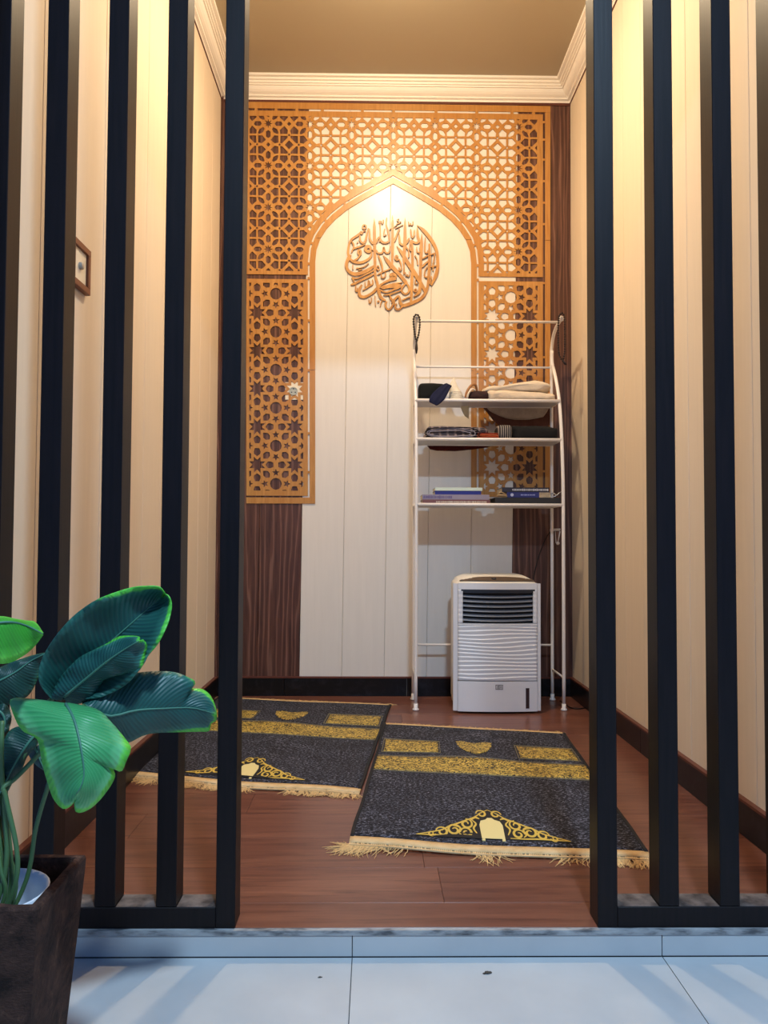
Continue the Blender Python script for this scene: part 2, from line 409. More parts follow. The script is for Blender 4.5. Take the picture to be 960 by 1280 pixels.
# unit motifs of the upper lattice (one eighth, star at 0,0; cell centre .5,.5)
U = []
def sym(poly, full=True):
    out = []
    for sx in (1, -1):
        for sy in (1, -1):
            out.append([(x*sx, y*sy) for x, y in poly])
            if full: out.append([(y*sx, x*sy) for x, y in poly])
    return out
cellU = [star((0, 0), .088, .048, 8, 0)]
ell = [(.165, 0), (.20, -.047), (.30, -.047), (.335, 0), (.30, .047), (.20, .047)]
cellU += [ell, [(-x, y) for x, y in ell], [(y, x) for x, y in ell], [(y, -x) for x, y in ell]]
dg_ = [(.095, .125), (.125, .095), (.20, .135), (.235, .20), (.235, .235), (.20, .235), (.135, .20)]
cellU += sym(dg_, False)
pent = [(.385, .065), (.46, .155), (.445, .235), (.295, .235), (.29, .15)]
cellU += sym(pent)
trap = [(.30, .295), (.455, .295), (.455, .335), (.335, .455), (.295, .455)]
cellU += sym(trap, False)
cellU.append([(.5, .405), (.595, .5), (.5, .595), (.405, .5)])
for c in ((.5, 0), (0, .5)): cellU.append([(c[0]+.042*a, c[1]+.042*b) for a, b in ((1, 0), (0, 1), (-1, 0), (0, -1))])
for c in ((.27, .5), (.73, .5), (.5, .27), (.5, .73)): cellU.append([(c[0]+.02*a, c[1]+.02*b) for a, b in ((1, 0), (0, 1), (-1, 0), (0, -1))])
# fix rounding: pent mirrored about cell edges is covered by sym() of the neighbouring stars
def grow(p, d):
    c = (sum(q[0] for q in p)/len(p), sum(q[1] for q in p)/len(p)); out = []
    for x, y in p:
        L = hypot(x-c[0], y-c[1]); k = 1 + d/max(L, 1e-6) if L else 1
        out.append((c[0]+(x-c[0])*k, c[1]+(y-c[1])*k))
    return out
cellU = [grow(p, .012) if k else star((0, 0), .112, .046, 8, 0) for k, p in enumerate(cellU)]
upper = []
for i in range(-4, 5):
    for j in range(-1, 5):
        for p in cellU:
            q = [(491.6+52.1*(i+x), 156.5+52.2*(j+y)) for x, y in p]
            q = rectclip(q, 312, 147, 671.5, 340)
            if len(q) > 2: q = archclip(q)
            if len(q) > 2 and areap(q) > 1.6: upper.append(q)
# drop duplicates or overlaps (same centroid)
seen = {}; holesU = []
for q in upper:
    k = (round(sum(a for a, b in q)/len(q)/1.5), round(sum(b for a, b in q)/len(q)/1.5))
    if k not in seen: seen[k] = 1; holesU.append(q)
cellL = [star((0, 0), .157, .157, 6, 0)]          # round opening
def rot(p, a): return [(x*cos(a)-y*sin(a), x*sin(a)+y*cos(a)) for x, y in p]
def mv(p, c): return [(x+c[0], y+c[1]) for x, y in p]
st5 = star((0, 0), .105, .045, 5, 0)
for k in range(4): cellL.append(mv(rot(st5, k*pi/2), (.292*cos(k*pi/2), .292*sin(k*pi/2))))
for k in range(4):
    cellL.append(rot([(.34, .34), (.215, .34), (.155, .265), (.165, .175), (.175, .165), (.265, .155), (.34, .215)], k*pi/2))
drop = [(.065, -.06), (.15, -.092), (.215, -.085), (.275, 0), (.215, .085), (.15, .092), (.065, .06)]
for k in range(2):
    r = rot(drop, k*pi); cellL.append(mv(r, (0, .5))); r = rot(drop, k*pi+pi/2); cellL.append(mv(r, (.5, 0)))
cellL.append(mv(star((0, 0), .232, .125, 8, pi/8), (.5, .5)))
def lower(x0, x1, cx, cy, y0, y1):
    res = []
    for i in range(-3, 4):
        for j in range(-1, 7):
            for p in cellL:
                q = rectclip([(cx+46.8*(i+x), cy+47.4*(j+y)) for x, y in p], x0, y0, x1, y1)
                if len(q) > 2 and areap(q) > 1.6: res.append(q)
    return res
lat = thing('carved_lattice_panel', (.2, D, 1.0), 'honey coloured carved wooden lattice with pointed arch on the back wall', 'wall panel')
YF = D-LT-.0006
mir = lambda pts: [(CX-x, y) for x, y in pts]
plu = lambda pts: [(CX+x, y) for x, y in pts]
o9 = off(9.2)
r_ = upto(o9, 344.5); outl = plu(r_) + [(678.6, 344.5), (678.6, 140.3), (307.8, 140.3), (307.8, 344.5)] + mir(r_)[::-1][:-1]
sheet('upper_panel', [outl], holesU, YF, LT, m_lat, lat)
sheet('lower_panel', [[(307.8, 350.2), (384.8, 350.2), (384.8, 620.3), (307.8, 620.3)]], lower(311.5, 379, 344.8, 368.5, 355, 614), YF, LT, m_lat, lat)
sheet('lower_panel', [[(598.3, 350.2), (678.6, 350.2), (678.6, 620.3), (598.3, 620.3)]], lower(604.8, 672, 638.5, 370.2, 355.5, 614), YF, LT, m_lat, lat)
i0, i7 = off(0), off(6.9)
def seg_of(y0, y1, side):
    a = [p for p in i0 if y0 < p[1] < y1]; b = [p for p in i7 if y0 < p[1] < y1]
    a = [(xat(i0, y0), y0)]*(y0 > 229) + a + [(xat(i0, y1), y1)]; b = ([(xat(i7, y0), y0)] if y0 > 229 else []) + b + [(xat(i7, y1), y1)]
    f = plu if side > 0 else mir
    return f(a) + f(b)[::-1]
both_in = mir(upto(i0, 298.2))[::-1] + plu(upto(i0, 298.2))[1:]
both_out = mir(upto(i7, 298.2))[::-1] + plu(upto(i7, 298.2))[1:]
sheet('arch_band', [both_in + both_out[::-1]], [], YF, LT, m_lat, lat)
for s in (-1, 1):
    sheet('arch_band', [seg_of(298.7, 462.7, s)], [], YF, LT, m_lat, lat)
    sheet('arch_band', [seg_of(463.3, 622.4, s)], [], YF, LT, m_lat, lat)
sheet('bottom_strip', [[(307.8, 622.5), (394, 622.5), (394, 630), (307.8, 630)]], [], YF, LT, m_lat, lat)
sheet('bottom_strip', [[(589, 622.5), (688, 622.5), (688, 630), (589, 630)]], [], YF, LT, m_lat, lat)
sheet('top_strip', [[(307.8, 129.8), (688, 129.8), (688, 137.6), (307.8, 137.6)]], [], YF, LT, m_lat, lat)
sheet('side_strip', [[(681.4, 137.8), (688, 137.8), (688, 298), (681.4, 298)]], [], YF, LT, m_lat, lat)
sheet('side_strip', [[(681.4, 298.6), (688, 298.6), (688, 622.3), (681.4, 622.3)]], [], YF, LT, m_lat, lat)
br = []
for x in (320, 345, 371, 403, 453, 492, 545, 596, 640, 667): br.append([(x-1.8, 137.4), (x+1.8, 137.4), (x+1.8, 140.5), (x-1.8, 140.5)])
for y in (150, 172, 197, 224, 251, 278, 330, 352, 400, 445, 492, 541, 588): br.append([(678.4, y-1.3), (681.6, y-1.3), (681.6, y+1.3), (678.4, y+1.3)])
o7, o10 = off(6.6), off(9.6)
def bridge(i, t, s):
    a = Vector(o7[i]).lerp(Vector(o7[i+1]), t); b = Vector(o10[i]).lerp(Vector(o10[i+1]), t); d_ = (Vector(o7[i+1])-Vector(o7[i])).normalized()*1.5
    q = [a-d_, a+d_, b+d_, b-d_]; return [(CX+s*p.x, p.y) for p in q]
for s in (1, -1):
    for i, t in ((0, .9), (2, .9), (4, .6), (6, .6), (8, .01), (8, .07), (8, .245), (8, .45), (8, .71), (8, .87)): br.append(bridge(i, t, s))
sheet('slot_bridge', br, [], YF+.0004, LT-.0008, m_lat, lat)['kind'] = 'stuff'

# ------------------------------------------------------------------ round calligraphy
m_cal = M('gilt_wood', rough=.38)
n1 = m_cal.noise(m_cal.coord((1, 1, .3)), 40, 3); m_cal.base(m_cal.ramp(n1, [(.3, S((172, 118, 58))), (.7, S((204, 152, 84)))])); m_cal = m_cal.m
m_cale = M('dark_cut_edge', S((96, 58, 26)), .6).m
strokes = [
 (26,1,[(328,158),(329,230),(331,380),(334,520),(336,640),(354,714),(364,774),(385,835),(424,862)]),
 (14,1,[(376,170),(379,240),(379,330),(369,360)]), (15,0,[(435,150),(430,205),(442,250),(452,300),(458,360)]),
 (26,1,[(484,130),(485,300),(484,430),(482,560)]), (30,1,[(591,152),(592,300),(590,383),(584,470),(582,548)]),
 (22,1,[(696,213),(701,303),(711,350),(690,368),(660,358),(640,345)]),
 (30,1,[(696,216),(746,256),(796,313),(841,383),(866,453),(873,548),(868,600),(850,660),(816,730)]),
 (28,1,[(736,288),(731,403),(726,548),(722,664),(722,739),(708,795),(668,829)]),
 (28,0,[(801,373),(801,548),(794,664),(786,739),(764,799),(726,844),(646,884),(576,904),(552,880),(540,840)]),
 (26,0,[(651,343),(656,548),(652,664),(646,814),(641,878)]),
 (34,1,[(521,393),(571,463),(621,548),(666,614),(720,700),(760,770),(771,800)]),
 (34,1,[(404,473),(454,538),(490,580),(536,629),(586,689),(608,720)]),
 (18,0,[(608,700),(570,745),(563,780),(590,805),(620,790),(626,750),(606,715)]),
 (13,0,[(482,560),(464,589),(404,614),(354,640)]), (14,0,[(581,500),(583,580),(581,640)]),
 (30,0,[(298,423),(284,442),(262,436),(254,418),(266,400),(290,402),(298,423)]),
 (16,0,[(300,425),(344,432),(359,453),(394,453),(404,430),(410,405),(424,448),(454,448),(466,395)]),
 (22,0,[(309,440),(300,480),(274,508),(224,533),(164,533),(124,508),(104,453),(112,383),(134,338),(184,303),(224,268)]),
 (30,0,[(334,559),(274,600),(200,630),(140,630),(98,595),(89,555),(100,515),(125,470)]),
 (14,0,[(330,600),(250,640),(184,672),(136,664)]), (20,1,[(336,629),(234,679),(164,714),(125,726)]),
 (26,0,[(354,750),(314,794),(249,829),(206,820),(199,774),(221,725)]),
 (12,0,[(229,774),(284,739),(300,722)]), (13,0,[(247,700),(252,742),(272,738),(280,690),(296,730),(316,712),(312,680)]),
 (38,0,[(460,650),(490,640),(506,660),(480,674),(460,664)]), (20,1,[(520,680),(470,684),(420,704),(380,730),(362,762)]),
 (34,1,[(380,752),(440,742),(500,738),(560,732)]), (16,1,[(362,762),(430,790),(500,765),(560,745)]),
 (11,1,[(440,728),(500,716),(568,706)]), (13,1,[(404,814),(450,812),(500,796),(556,776)]),(18,0,[(358,740),(366,800),(400,842)]),
 (18,0,[(462,818),(474,850),(498,870),(484,905),(458,938),(432,926),(424,890),(436,868)]),
 (18,0,[(476,880),(506,848),(534,824),(550,850),(556,880),(566,912),(540,936),(512,930),(508,900),(522,890)]),
 (8,0,[(334,820),(336,870),(339,910)]), (20,0,[(362,862),(366,876)]), (10,0,[(379,914),(384,885),(396,860)]),
 (11,0,[(281,846),(288,882),(302,868),(303,834)]), (12,0,[(170,722),(168,772),(180,782),(184,752)]),
 (14,0,[(244,210),(258,226),(250,246),(232,242),(230,222),(244,210)]), (9,0,[(200,290),(212,270),(222,292),(236,265),(256,268)]),
 (18,0,[(204,300),(209,350),(232,368),(252,350),(265,290),(278,240)]), (20,0,[(287,245),(291,330),(314,368),(342,362),(360,330),(376,315)]),
 (20,0,[(379,330),(395,358),(425,366),(455,355)]), (9,0,[(368,178),(374,200),(388,180),(396,205),(408,182),(404,168)]),
 (10,0,[(418,245),(409,285),(414,306),(430,292)]), (18,0,[(545,245),(528,280),(508,330),(490,365)]),
 (20,0,[(541,290),(549,365),(576,383),(608,360),(628,325)]), (8,0,[(458,254),(490,234),(520,214)]), (8,0,[(508,244),(540,228),(574,212)]),
 (9,0,[(540,160),(524,172),(540,186),(556,188),(520,206)]), (9,0,[(622,185),(626,215),(640,200),(644,216),(658,208),(660,182)]),
 (14,0,[(640,248),(645,300),(655,322),(668,300),(672,255)]), (18,0,[(194,420),(190,452),(206,470),(212,440),(194,420)]),
 (14,0,[(208,470),(180,505),(140,524)]), (14,0,[(251,378),(200,400),(150,418),(132,450)]), (14,0,[(134,350),(152,385),(150,415)]),
 (18,0,[(180,362),(188,366)]), (9,0,[(144,555),(144,596)]), (9,0,[(172,586),(214,579),(250,566),(279,540)]), (9,0,[(190,602),(225,592)]),
 (18,0,[(362,470),(382,520),(396,570),(398,608)]), (10,0,[(358,560),(350,580),(358,600),(372,590),(366,570),(358,560)]),
 (12,0,[(389,625),(390,660),(408,666),(422,650),(424,618)]), (20,0,[(532,492),(518,480),(508,496),(522,512),(536,500)]),
 (13,0,[(540,505),(558,550),(560,590),(545,602),(540,575)]), (13,0,[(600,398),(624,440),(622,495)]),
 (9,0,[(594,618),(600,652),(612,640),(618,656),(630,640),(632,610)]), (11,0,[(692,400),(694,435),(706,450),(722,440),(716,410)]),
 (12,0,[(766,320),(761,400),(764,445),(782,452),(786,430)]), (12,0,[(738,503),(796,473),(850,455)]), (10,0,[(678,475),(695,510),(701,556)]),
 (16,0,[(790,525),(765,545),(736,575)]), (12,0,[(783,570),(765,600),(758,645),(772,662),(788,650)]), (12,0,[(862,562),(806,574)]),
 (12,0,[(831,540),(832,606)]), (12,0,[(818,650),(812,690),(802,720)]), (12,0,[(846,450),(836,540)]),
 (10,0,[(700,655),(680,690),(682,720),(702,712)]), (12,0,[(681,758),(693,772),(680,786),(668,774),(681,758)]), (10,0,[(666,826),(690,815),(712,800)]),
 (12,0,[(566,858),(600,842),(640,826)]), (12,0,[(135,660),(155,690),(150,700)]), (14,0,[(640,345),(632,410),(648,440)])]
cal = thing('calligraphy_medallion', P(491, 330, D), 'round golden calligraphy carving under the arch on the white boards', 'wall decoration')
bm = bmesh.new(); Yc = D-.007
for si, (wd, pt, pts) in enumerate(strokes):
    if len(pts) == 2: cur = [Vector((*p, 0)) for p in (pts[0], ((pts[0][0]+pts[1][0])/2, (pts[0][1]+pts[1][1])/2), pts[1])]
    else: cur = spline([(p[0], p[1], 0) for p in pts], 5)
    n = len(cur); L = []; Rr = []
    for i, p in enumerate(cur):
        t = (cur[min(i+1, n-1)]-cur[max(i-1, 0)]).normalized(); nr = Vector((-t.y, t.x, 0)); s = i/(n-1)
        k = 1.0
        if pt: k = min(1, .12+s*7)*min(1, .55+(1-s)*3)
        elif wd > 10 and n > 4: k = min(1, .55+s*5)*min(1, .55+(1-s)*5)
        k *= .92+.10*sin(s*9+si)
        L.append(p+nr*wd*.5*k); Rr.append(p-nr*wd*.5*k)
    yy = Yc - .00003*si
    def wp(q, y): return P(420+q.x/6.857, 250+q.y/6.857, y)
    fa = [bm.verts.new(wp(q, yy)) for q in L]; fb = [bm.verts.new(wp(q, yy)) for q in Rr]
    ba = [bm.verts.new(wp(q, yy)+Vector((0, D-.0003-yy, 0))) for q in L]; bb = [bm.verts.new(wp(q, yy)+Vector((0, D-.0003-yy, 0))) for q in Rr]
    for i in range(n-1):
        bm.faces.new((fa[i], fa[i+1], fb[i+1], fb[i])).material_index = 0
        for a, b in ((fa, ba), (bb, fb)): bm.faces.new((a[i], b[i], b[i+1], a[i+1])).material_index = 1
    for i in (0, n-1): bm.faces.new((fa[i], fb[i], bb[i], ba[i])).material_index = 1
fin('carved_script', bm, [m_cal, m_cale], cal)

# ------------------------------------------------------------------ rugs
def pile_mat():
    m = M('charcoal_pile', rough=.85, spec=.25)
    v = m.coord((1, 1.6, 1)); n = m.noise(v, 120, 3, .75); n2 = m.noise(v, 7, 3)
    c = m.ramp(n, [(.42, S((17, 17, 23))), (.53, S((40, 41, 51))), (.66, S((150, 152, 170)))])
    m.base(m.mix(m.ramp(n2, [(.35, W1(0)), (.7, W1(.5))]), c, S((26, 26, 33)))); m.bump(n, .6, .003); return m.m
def gold_mat():
    m = M('woven_gold_script', rough=.6, spec=.4)
    v = m.coord((1, 1.4, 1)); n = m.noise(v, 60, 2, .5, 2.6)
    m.base(m.ramp(n, [(.465, S((24, 24, 26))), (.50, S((172, 140, 58))), (.60, S((224, 194, 98)))])); m.bump(n, .5, .002); return m.m
m_pile, m_gold = pile_mat(), gold_mat()
m_goldp = plain('plain_gold_thread', (214, 182, 80), .55)
m_cream = plain('cream_gold_thread', (232, 214, 148), .6)
m_bind = plain('black_binding', (20, 20, 24), .8)
m_hem = fabric('cream_hem', (226, 196, 148), (190, 152, 100), 300)
m_fr = plain('cream_fringe', (222, 184, 126), .8)
def rug(TL, TR, BL, BR, z0, lab, seed, lift, frn, frf):
    cs = [G(*q) for q in (TL, TR, BL, BR)]
    t = thing('prayer_rug', (sum(c.x for c in cs)/4, sum(c.y for c in cs)/4, 0), lab, 'rug', 'prayer rugs on the wooden floor')
    rnd = random.Random(seed)
    def Q(u, v, dz=0):
        a = cs[0].lerp(cs[1], u); b = cs[2].lerp(cs[3], u); p = a.lerp(b, v)
        n = noise.noise(Vector((u*3+seed, v*4, 0)))
        p.x += .006*noise.noise(Vector((u*2, v*5+seed, 3))); p.y -= .018*sin(pi*min(max(u*1.15, 0), 1))*max(v, 0)**5
        z = z0 + .0035*(n+.6) + lift*math.exp(-((v-.36-.05*(u-.5))/.045)**2)*math.exp(-((u-.45)/.22)**2)
        p.z = z + dz; return p
    TH = .006
    def slab(name, u0, u1, v0, v1, nu, nv, d0, d1, mt):
        bm = bmesh.new()
        A = grid(bm, lambda a, b: Q(u0+(u1-u0)*a, v0+(v1-v0)*b, d1), nu, nv)
        B = grid(bm, lambda a, b: Q(u0+(u1-u0)*a, v0+(v1-v0)*b, d0), nu, nv)
        for i in range(nu):
            for j in (0, nv): bm.faces.new((A[i][j], A[i+1][j], B[i+1][j], B[i][j]))
        for j in range(nv):
            for i in (0, nu): bm.faces.new((A[i][j], A[i][j+1], B[i][j+1], B[i][j]))
        return fin(name, bm, mt, t, True)
    def poly(bm, pts, d0, d1):
        a = [bm.verts.new(Q(u, v, d1)) for u, v in pts]; b = [bm.verts.new(Q(u, v, d0)) for u, v in pts]
        bm.faces.new(a); bm.faces.new(b[::-1])
        for i in range(len(pts)): bm.faces.new((a[i], a[(i+1) % len(pts)], b[(i+1) % len(pts)], b[i]))
    slab('pile', .012, .988, .012, .962, 44, 60, 0, TH, m_pile)
    slab('side_binding', 0, .0125, .0, .965, 1, 60, 0, TH+.001, m_bind); slab('side_binding', .9875, 1, .0, .965, 1, 60, 0, TH+.001, m_bind)
    slab('hem', 0, 1, .962, .992, 44, 2, 0, TH-.001, m_hem)
    slab('hem', 0, 1, -.010, .012, 44, 1, 0, TH-.001, m_hem)
    # dark drawn-thread line beyond the hem and the loose fringe
    bm = bmesh.new()
    for k in range(150):
        u = (k+.5)/150
        if rnd.random() < .8: poly(bm, [(u-.0022, .992), (u+.0022, .992), (u+.0022, 1.0), (u-.0022, 1.0)], .001, .0035)
    poly_pts = [(i/30, .9985) for i in range(31)] + [(1-i/30, 1.003) for i in range(31)]
    for i in range(30): poly(bm, [(i/30, .9985), ((i+1)/30, .9985), ((i+1)/30, 1.0035), (i/30, 1.0035)], .001, .004)
    o = fin('hem_stitching', bm, m_hem, t); o['kind'] = 'stuff'
    bm = bmesh.new()
    def strand(u, v, ang, ln, w_=1):
        p = Q(u, v, .002); pts = [p]; a = ang
        for s in range(4):
            a += rnd.uniform(-.5, .5); pts.append(pts[-1] + Vector((cos(a)*ln/4, sin(a)*ln/4, 0)))
            pts[-1].z = max(.0012, .003 - .0006*s + rnd.uniform(-.0004, .001))
        tube(bm, pts, [q_*w_ for q_ in (.0011, .0010, .0009, .0009, .0005)], 4)
    for (u0, u1, cnt, a0, a1, l0, l1) in frn:
        for _ in range(cnt): strand(rnd.uniform(u0, u1), 1.002, rnd.uniform(a0, a1), rnd.uniform(l0, l1))
    o = fin('near_fringe', bm, m_fr, t); o['kind'] = 'stuff'
    bm = bmesh.new()
    for _ in range(frf): strand(rnd.uniform(0, 1), -.010, rnd.uniform(.4, 2.7), rnd.uniform(.018, .045), 1.7)
    o = fin('far_fringe', bm, m_fr, t); o['kind'] = 'stuff'
    # woven gold: wide band, two panels, centre heart
    slab('gold_band', .0135, .9865, .375, .50, 44, 8, TH-.001, TH+.001, m_gold)
    slab('gold_panel', .035, .305, .205, .325, 14, 6, TH-.001, TH+.001, m_gold); slab('gold_panel', .70, .97, .205, .325, 14, 6, TH-.001, TH+.001, m_gold)
    bm = bmesh.new(); hp = []
    for (u, v) in ((.40, .188), (.435, .182), (.465, .194), (.49, .20), (.515, .194), (.545, .182), (.58, .188), (.572, .235), (.545, .28), (.49, .332), (.435, .28), (.408, .235)): hp.append((u, v))
    poly(bm, hp, TH-.002, TH+.0015); fin('gold_heart', bm, m_gold, t)
    m_dull = plain('dull_gold_thread', (120, 112, 84), .7)
    for a, b, c_, d_ in ((.025, .315, .195, .335), (.69, .98, .195, .335)):
        e = .003; bm = bmesh.new(); ou = [(a, c_), (b, c_), (b, d_), (a, d_)]; inn = [(a+e, c_+2*e), (b-e, c_+2*e), (b-e, d_-2*e), (a+e, d_-2*e)]
        vv = [[bm.verts.new(Q(u, v, dz)) for u, v in pp] for pp, dz in ((ou, TH-.001), (ou, TH+.0012), (inn, TH+.0012), (inn, TH-.001))]
        vv.append(vv[0])
        for p_, q_ in zip(vv, vv[1:]):
            for k in range(4): bm.faces.new((p_[k], p_[(k+1) % 4], q_[(k+1) % 4], q_[k]))
        fin('panel_outline', bm, m_dull, t)
    for v in (.366, .506): slab('band_outline', .014, .986, v, v+.004, 30, 1, TH-.001, TH+.0012, m_dull)
    # emblem: black triangle ground, gold outline, scrolls, door
    uc, vt, vb = .492, .765, .935
    def E(x, y): return (uc+x*.265, vb-(vb-vt)*y)
    def ribbon(bm, pts, wd, dz=.0016):
        cur = spline([(x, y, 0) for x, y in pts], 5); n = len(cur); L = []; R = []
        for i, p in enumerate(cur):
            tt = (cur[min(i+1, n-1)]-cur[max(i-1, 0)]); tt = Vector((tt.x*1.75, tt.y, 0)).normalized(); nr = Vector((-tt.y/1.75, tt.x, 0)); k = .45+.55*sin(pi*min(1, i/(n-1)*1.05))
            L.append(p+nr*wd*k); R.append(p-nr*wd*k)
        f = [[bm.verts.new(Q(*E(q.x, q.y), TH+dz)) for q in S_] for S_ in (L, R)]
        for i in range(n-1): bm.faces.new((f[0][i], f[0][i+1], f[1][i+1], f[1][i]))
    bm = bmesh.new()
    edge = [(-1.08, -.04), (-.75, .12), (-.5, .36), (-.25, .66), (-.1, .86), (0, 1.06), (.1, .86), (.25, .66), (.5, .36), (.75, .12), (1.08, -.04)]
    poly(bm, [E(x, y) for x, y in edge], TH-.001, TH+.0008); fin('emblem_ground', bm, m_bind, t)
    bm = bmesh.new()
    for s in (-1, 1):
        def rb(pts, wd): ribbon(bm, [(s*x, y) for x, y in pts], wd)
        rb([(1.0, .0), (.82, .10), (.66, .20), (.56, .33), (.44, .44), (.32, .56), (.2, .68), (.1, .84), (0, .96)], .022)
        rb([(1.0, 0), (.8, .02), (.6, .03), (.4, .02), (.22, .03)], .022)
        def spiral(cx, cy, r, turns, ph, dr=1): return [(cx+r*(1-.75*k/14)*cos(ph+dr*turns*2*pi*k/14), cy+1.9*r*(1-.75*k/14)*sin(ph+dr*turns*2*pi*k/14)) for k in range(15)]
        rb(spiral(.66, .14, .085, 1.3, 0), .028); rb(spiral(.50, .22, .10, 1.4, pi, -1), .03); rb(spiral(.34, .16, .085, 1.3, 0), .03)
        rb(spiral(.33, .44, .09, 1.3, pi/2), .028); rb(spiral(.10, .80, .075, 1.2, 0), .026); rb(spiral(.80, .06, .05, 1.2, pi), .02)
        rb([(.20, .12), (.24, .3), (.2, .45), (.26, .6)], .024); rb([(.40, .06), (.44, .15), (.42, .3), (.52, .36)], .022); rb([(.14, .62), (.2, .66), (.27, .55)], .03)
    rib = bm; o = fin('emblem_scrollwork', rib, m_goldp, t)
    bm = bmesh.new(); poly(bm, [E(*q) for q in ((-.15, -.06), (-.155, .42), (-.13, .55), (-.06, .60), (-.03, .66), (.03, .66), (.06, .60), (.13, .55), (.155, .42), (.15, -.06), (.11, -.06), (.11, .0), (-.11, .0), (-.11, -.06))], TH, TH+.0022)
    fin('emblem_door', bm, m_cream, t)
    return t
D2 = pi/2
rug((490-218, 874), (489, 883), (160, 972), (449, 995), .0005, 'charcoal and gold prayer rug lying further back on the left, partly behind the slats', 3, .008,
    [(0.02, .14, 60, -D2-.8, -D2+.8, .03, .06), (.2, .55, 200, -D2-.7, -D2+.7, .025, .05), (.7, 1, 160, -D2-.6, -D2+.8, .02, .045)], 330)
rug((480, 907), (706, 919), (436, 1058), (817, 1078), .0015, 'charcoal and gold prayer rug nearer the entrance, mostly in open view', 5, .010,
    [(0, .10, 110, -pi-.4, -D2-.3, .03, .075), (.1, .2, 20, -pi-.1, -D2+.2, .03, .05), (.42, .52, 26, -D2-.9, -D2+.7, .02, .06), (.70, .80, 24, -pi, -D2, .02, .06), (.82, 1, 150, -D2-.6, -D2+.5, .02, .05)], 330)

# ------------------------------------------------------------------ clothes rack
RX0, RX1, RYF, RYB = .187, .845, 3.425, 3.645
rk = thing('metal_rack', ((RX0+RX1)/2, 3.53, 0), 'white tubular metal rack with three shelves against the back wall', 'rack')
def zat(py, d, px=600): return P(px, py, d).z
zt = zat(396, 3.43); zb2 = zat(459, RYB); zs = [zat(500, 3.47), zat(549, 3.44), zat(631, RYF)]
for X in (RX0, RX1):
    bm = bmesh.new()
    back = [(X, RYB, .012), (X, RYB, .5), (X, RYB, 1.0), (X, RYB, 1.5), (X, RYB, zt-.13), (X, RYB-.01, zt-.08), (X, RYB-.05, zt-.035), (X, RYB-.11, zt-.012), (X, RYB-.19, zt)]
    tube(bm, spline(back, 4), .0078, 10); fin('rear_post', bm, m_wht, rk, True)
    bm = bmesh.new()
    front = [(X, RYF, .012), (X, RYF, .5), (X, RYF, .95), (X, RYF+.01, 1.1), (X, RYF+.03, 1.25), (X, RYF+.07, 1.4), (X, RYF+.14, 1.52), (X, RYB-.016, 1.60), (X, RYB-.012, 1.66)]
    tube(bm, spline(front, 4), .0078, 10); fin('front_post', bm, m_wht, rk, True)
    for Y in (RYF, RYB):
        bm = bmesh.new(); lathe(bm, [(.012, 0), (.015, .003), (.014, .007), (.009, .012), (.0095, .03)], (X, Y, 0), 14); fin('foot', bm, m_wht, rk, True)
    bm = bmesh.new(); lathe(bm, [(.003, -.013), (.010, -.009), (.0135, 0), (.010, .009), (.003, .013)], (X, RYB-.195, zt), 14); fin('end_cap', bm, m_wht, rk, True)
    for z in [.145]:
        bm = bmesh.new(); tube(bm, [(X, RYF, z), (X, RYB, z)], .0045, 8); fin('side_rail', bm, m_wht, rk, True)
fyz = [3.482, 3.447, RYF]
for i, z in enumerate(zs):
    yf = fyz[i]
    bm = bmesh.new(); tube(bm, [(RX0, yf, z), (RX1, yf, z)], .0075, 10); tube(bm, [(RX0, RYB, z), (RX1, RYB, z)], .006, 10)
    for X in (RX0, RX1): tube(bm, [(X, yf, z), (X, RYB, z)], .005, 8)
    s = fin('shelf_frame', bm, m_wht, rk, True)
    boxo('shelf_plate', (RX0+.008, yf+.004, z-.002), (RX1-.008, RYB-.004, z+.002), m_shelf, rk)
for y, z, r in ((RYB-.16, zt-.006, .006), (RYB, zb2, .005), (RYB, zat(806, RYB), .005)):
    bm = bmesh.new(); tube(bm, [(RX0, y, z), (RX1, y, z)], r, 10); fin('cross_bar', bm, m_wht, rk, True)
# prayer beads
def beads(name, path, r, col, lab, tassel):
    t = thing(name, path[0], lab, 'prayer beads')
    bm = bmesh.new(); pts = spline(path, 40); acc = 0; tube(bm, pts[::6]+[pts[-1]], r*.4, 5); last = None
    step = r*1.9
    for a, b in zip(pts, pts[1:]):
        d = (b-a).length; acc += d
        if last is None or acc >= step:
            bmesh.ops.create_icosphere(bm, subdivisions=1, radius=r, matrix=Matrix.Translation(b)); acc = 0; last = b
    o = fin('bead_string', bm, col, t, True); o['kind'] = 'stuff'
    bm = bmesh.new()
    tube(bm, tassel, [r*.6, r*.9, r*1.2, r*.5][:len(tassel)], 7); fin('tassel', bm, col, t, True); return t
m_bead = plain('dark_beads', (24, 11, 9), .6)
m_bead2 = plain('maroon_beads', (30, 10, 15), .6)
def PB(q, d): return [P(x, y, d) for x, y in q]
beads('prayer_beads', PB([(520.7, 427), (518.2, 416), (516.9, 403), (517.6, 396), (520.7, 393.2), (523.8, 396), (524.8, 403), (523.6, 416), (520.8, 427)], RYB-.215), .0058, m_bead,
      'short dark brown prayer beads looped over the left tip of the rack', PB([(520.7, 427), (520.7, 431), (520.6, 436), (520.5, 442)], RYB-.215))
beads('prayer_beads', PB([(703.5, 451), (700, 446), (698, 436), (697.8, 415), (698.3, 400), (700, 393.2), (703.5, 391.6), (705.5, 397), (706, 415), (706, 438), (703.8, 451)], RYB-.215), .0054, m_bead2,
      'long maroon prayer beads hanging from the right tip of the rack', PB([(703.6, 451), (705, 453), (706.5, 454.5), (708.5, 456)], RYB-.215))

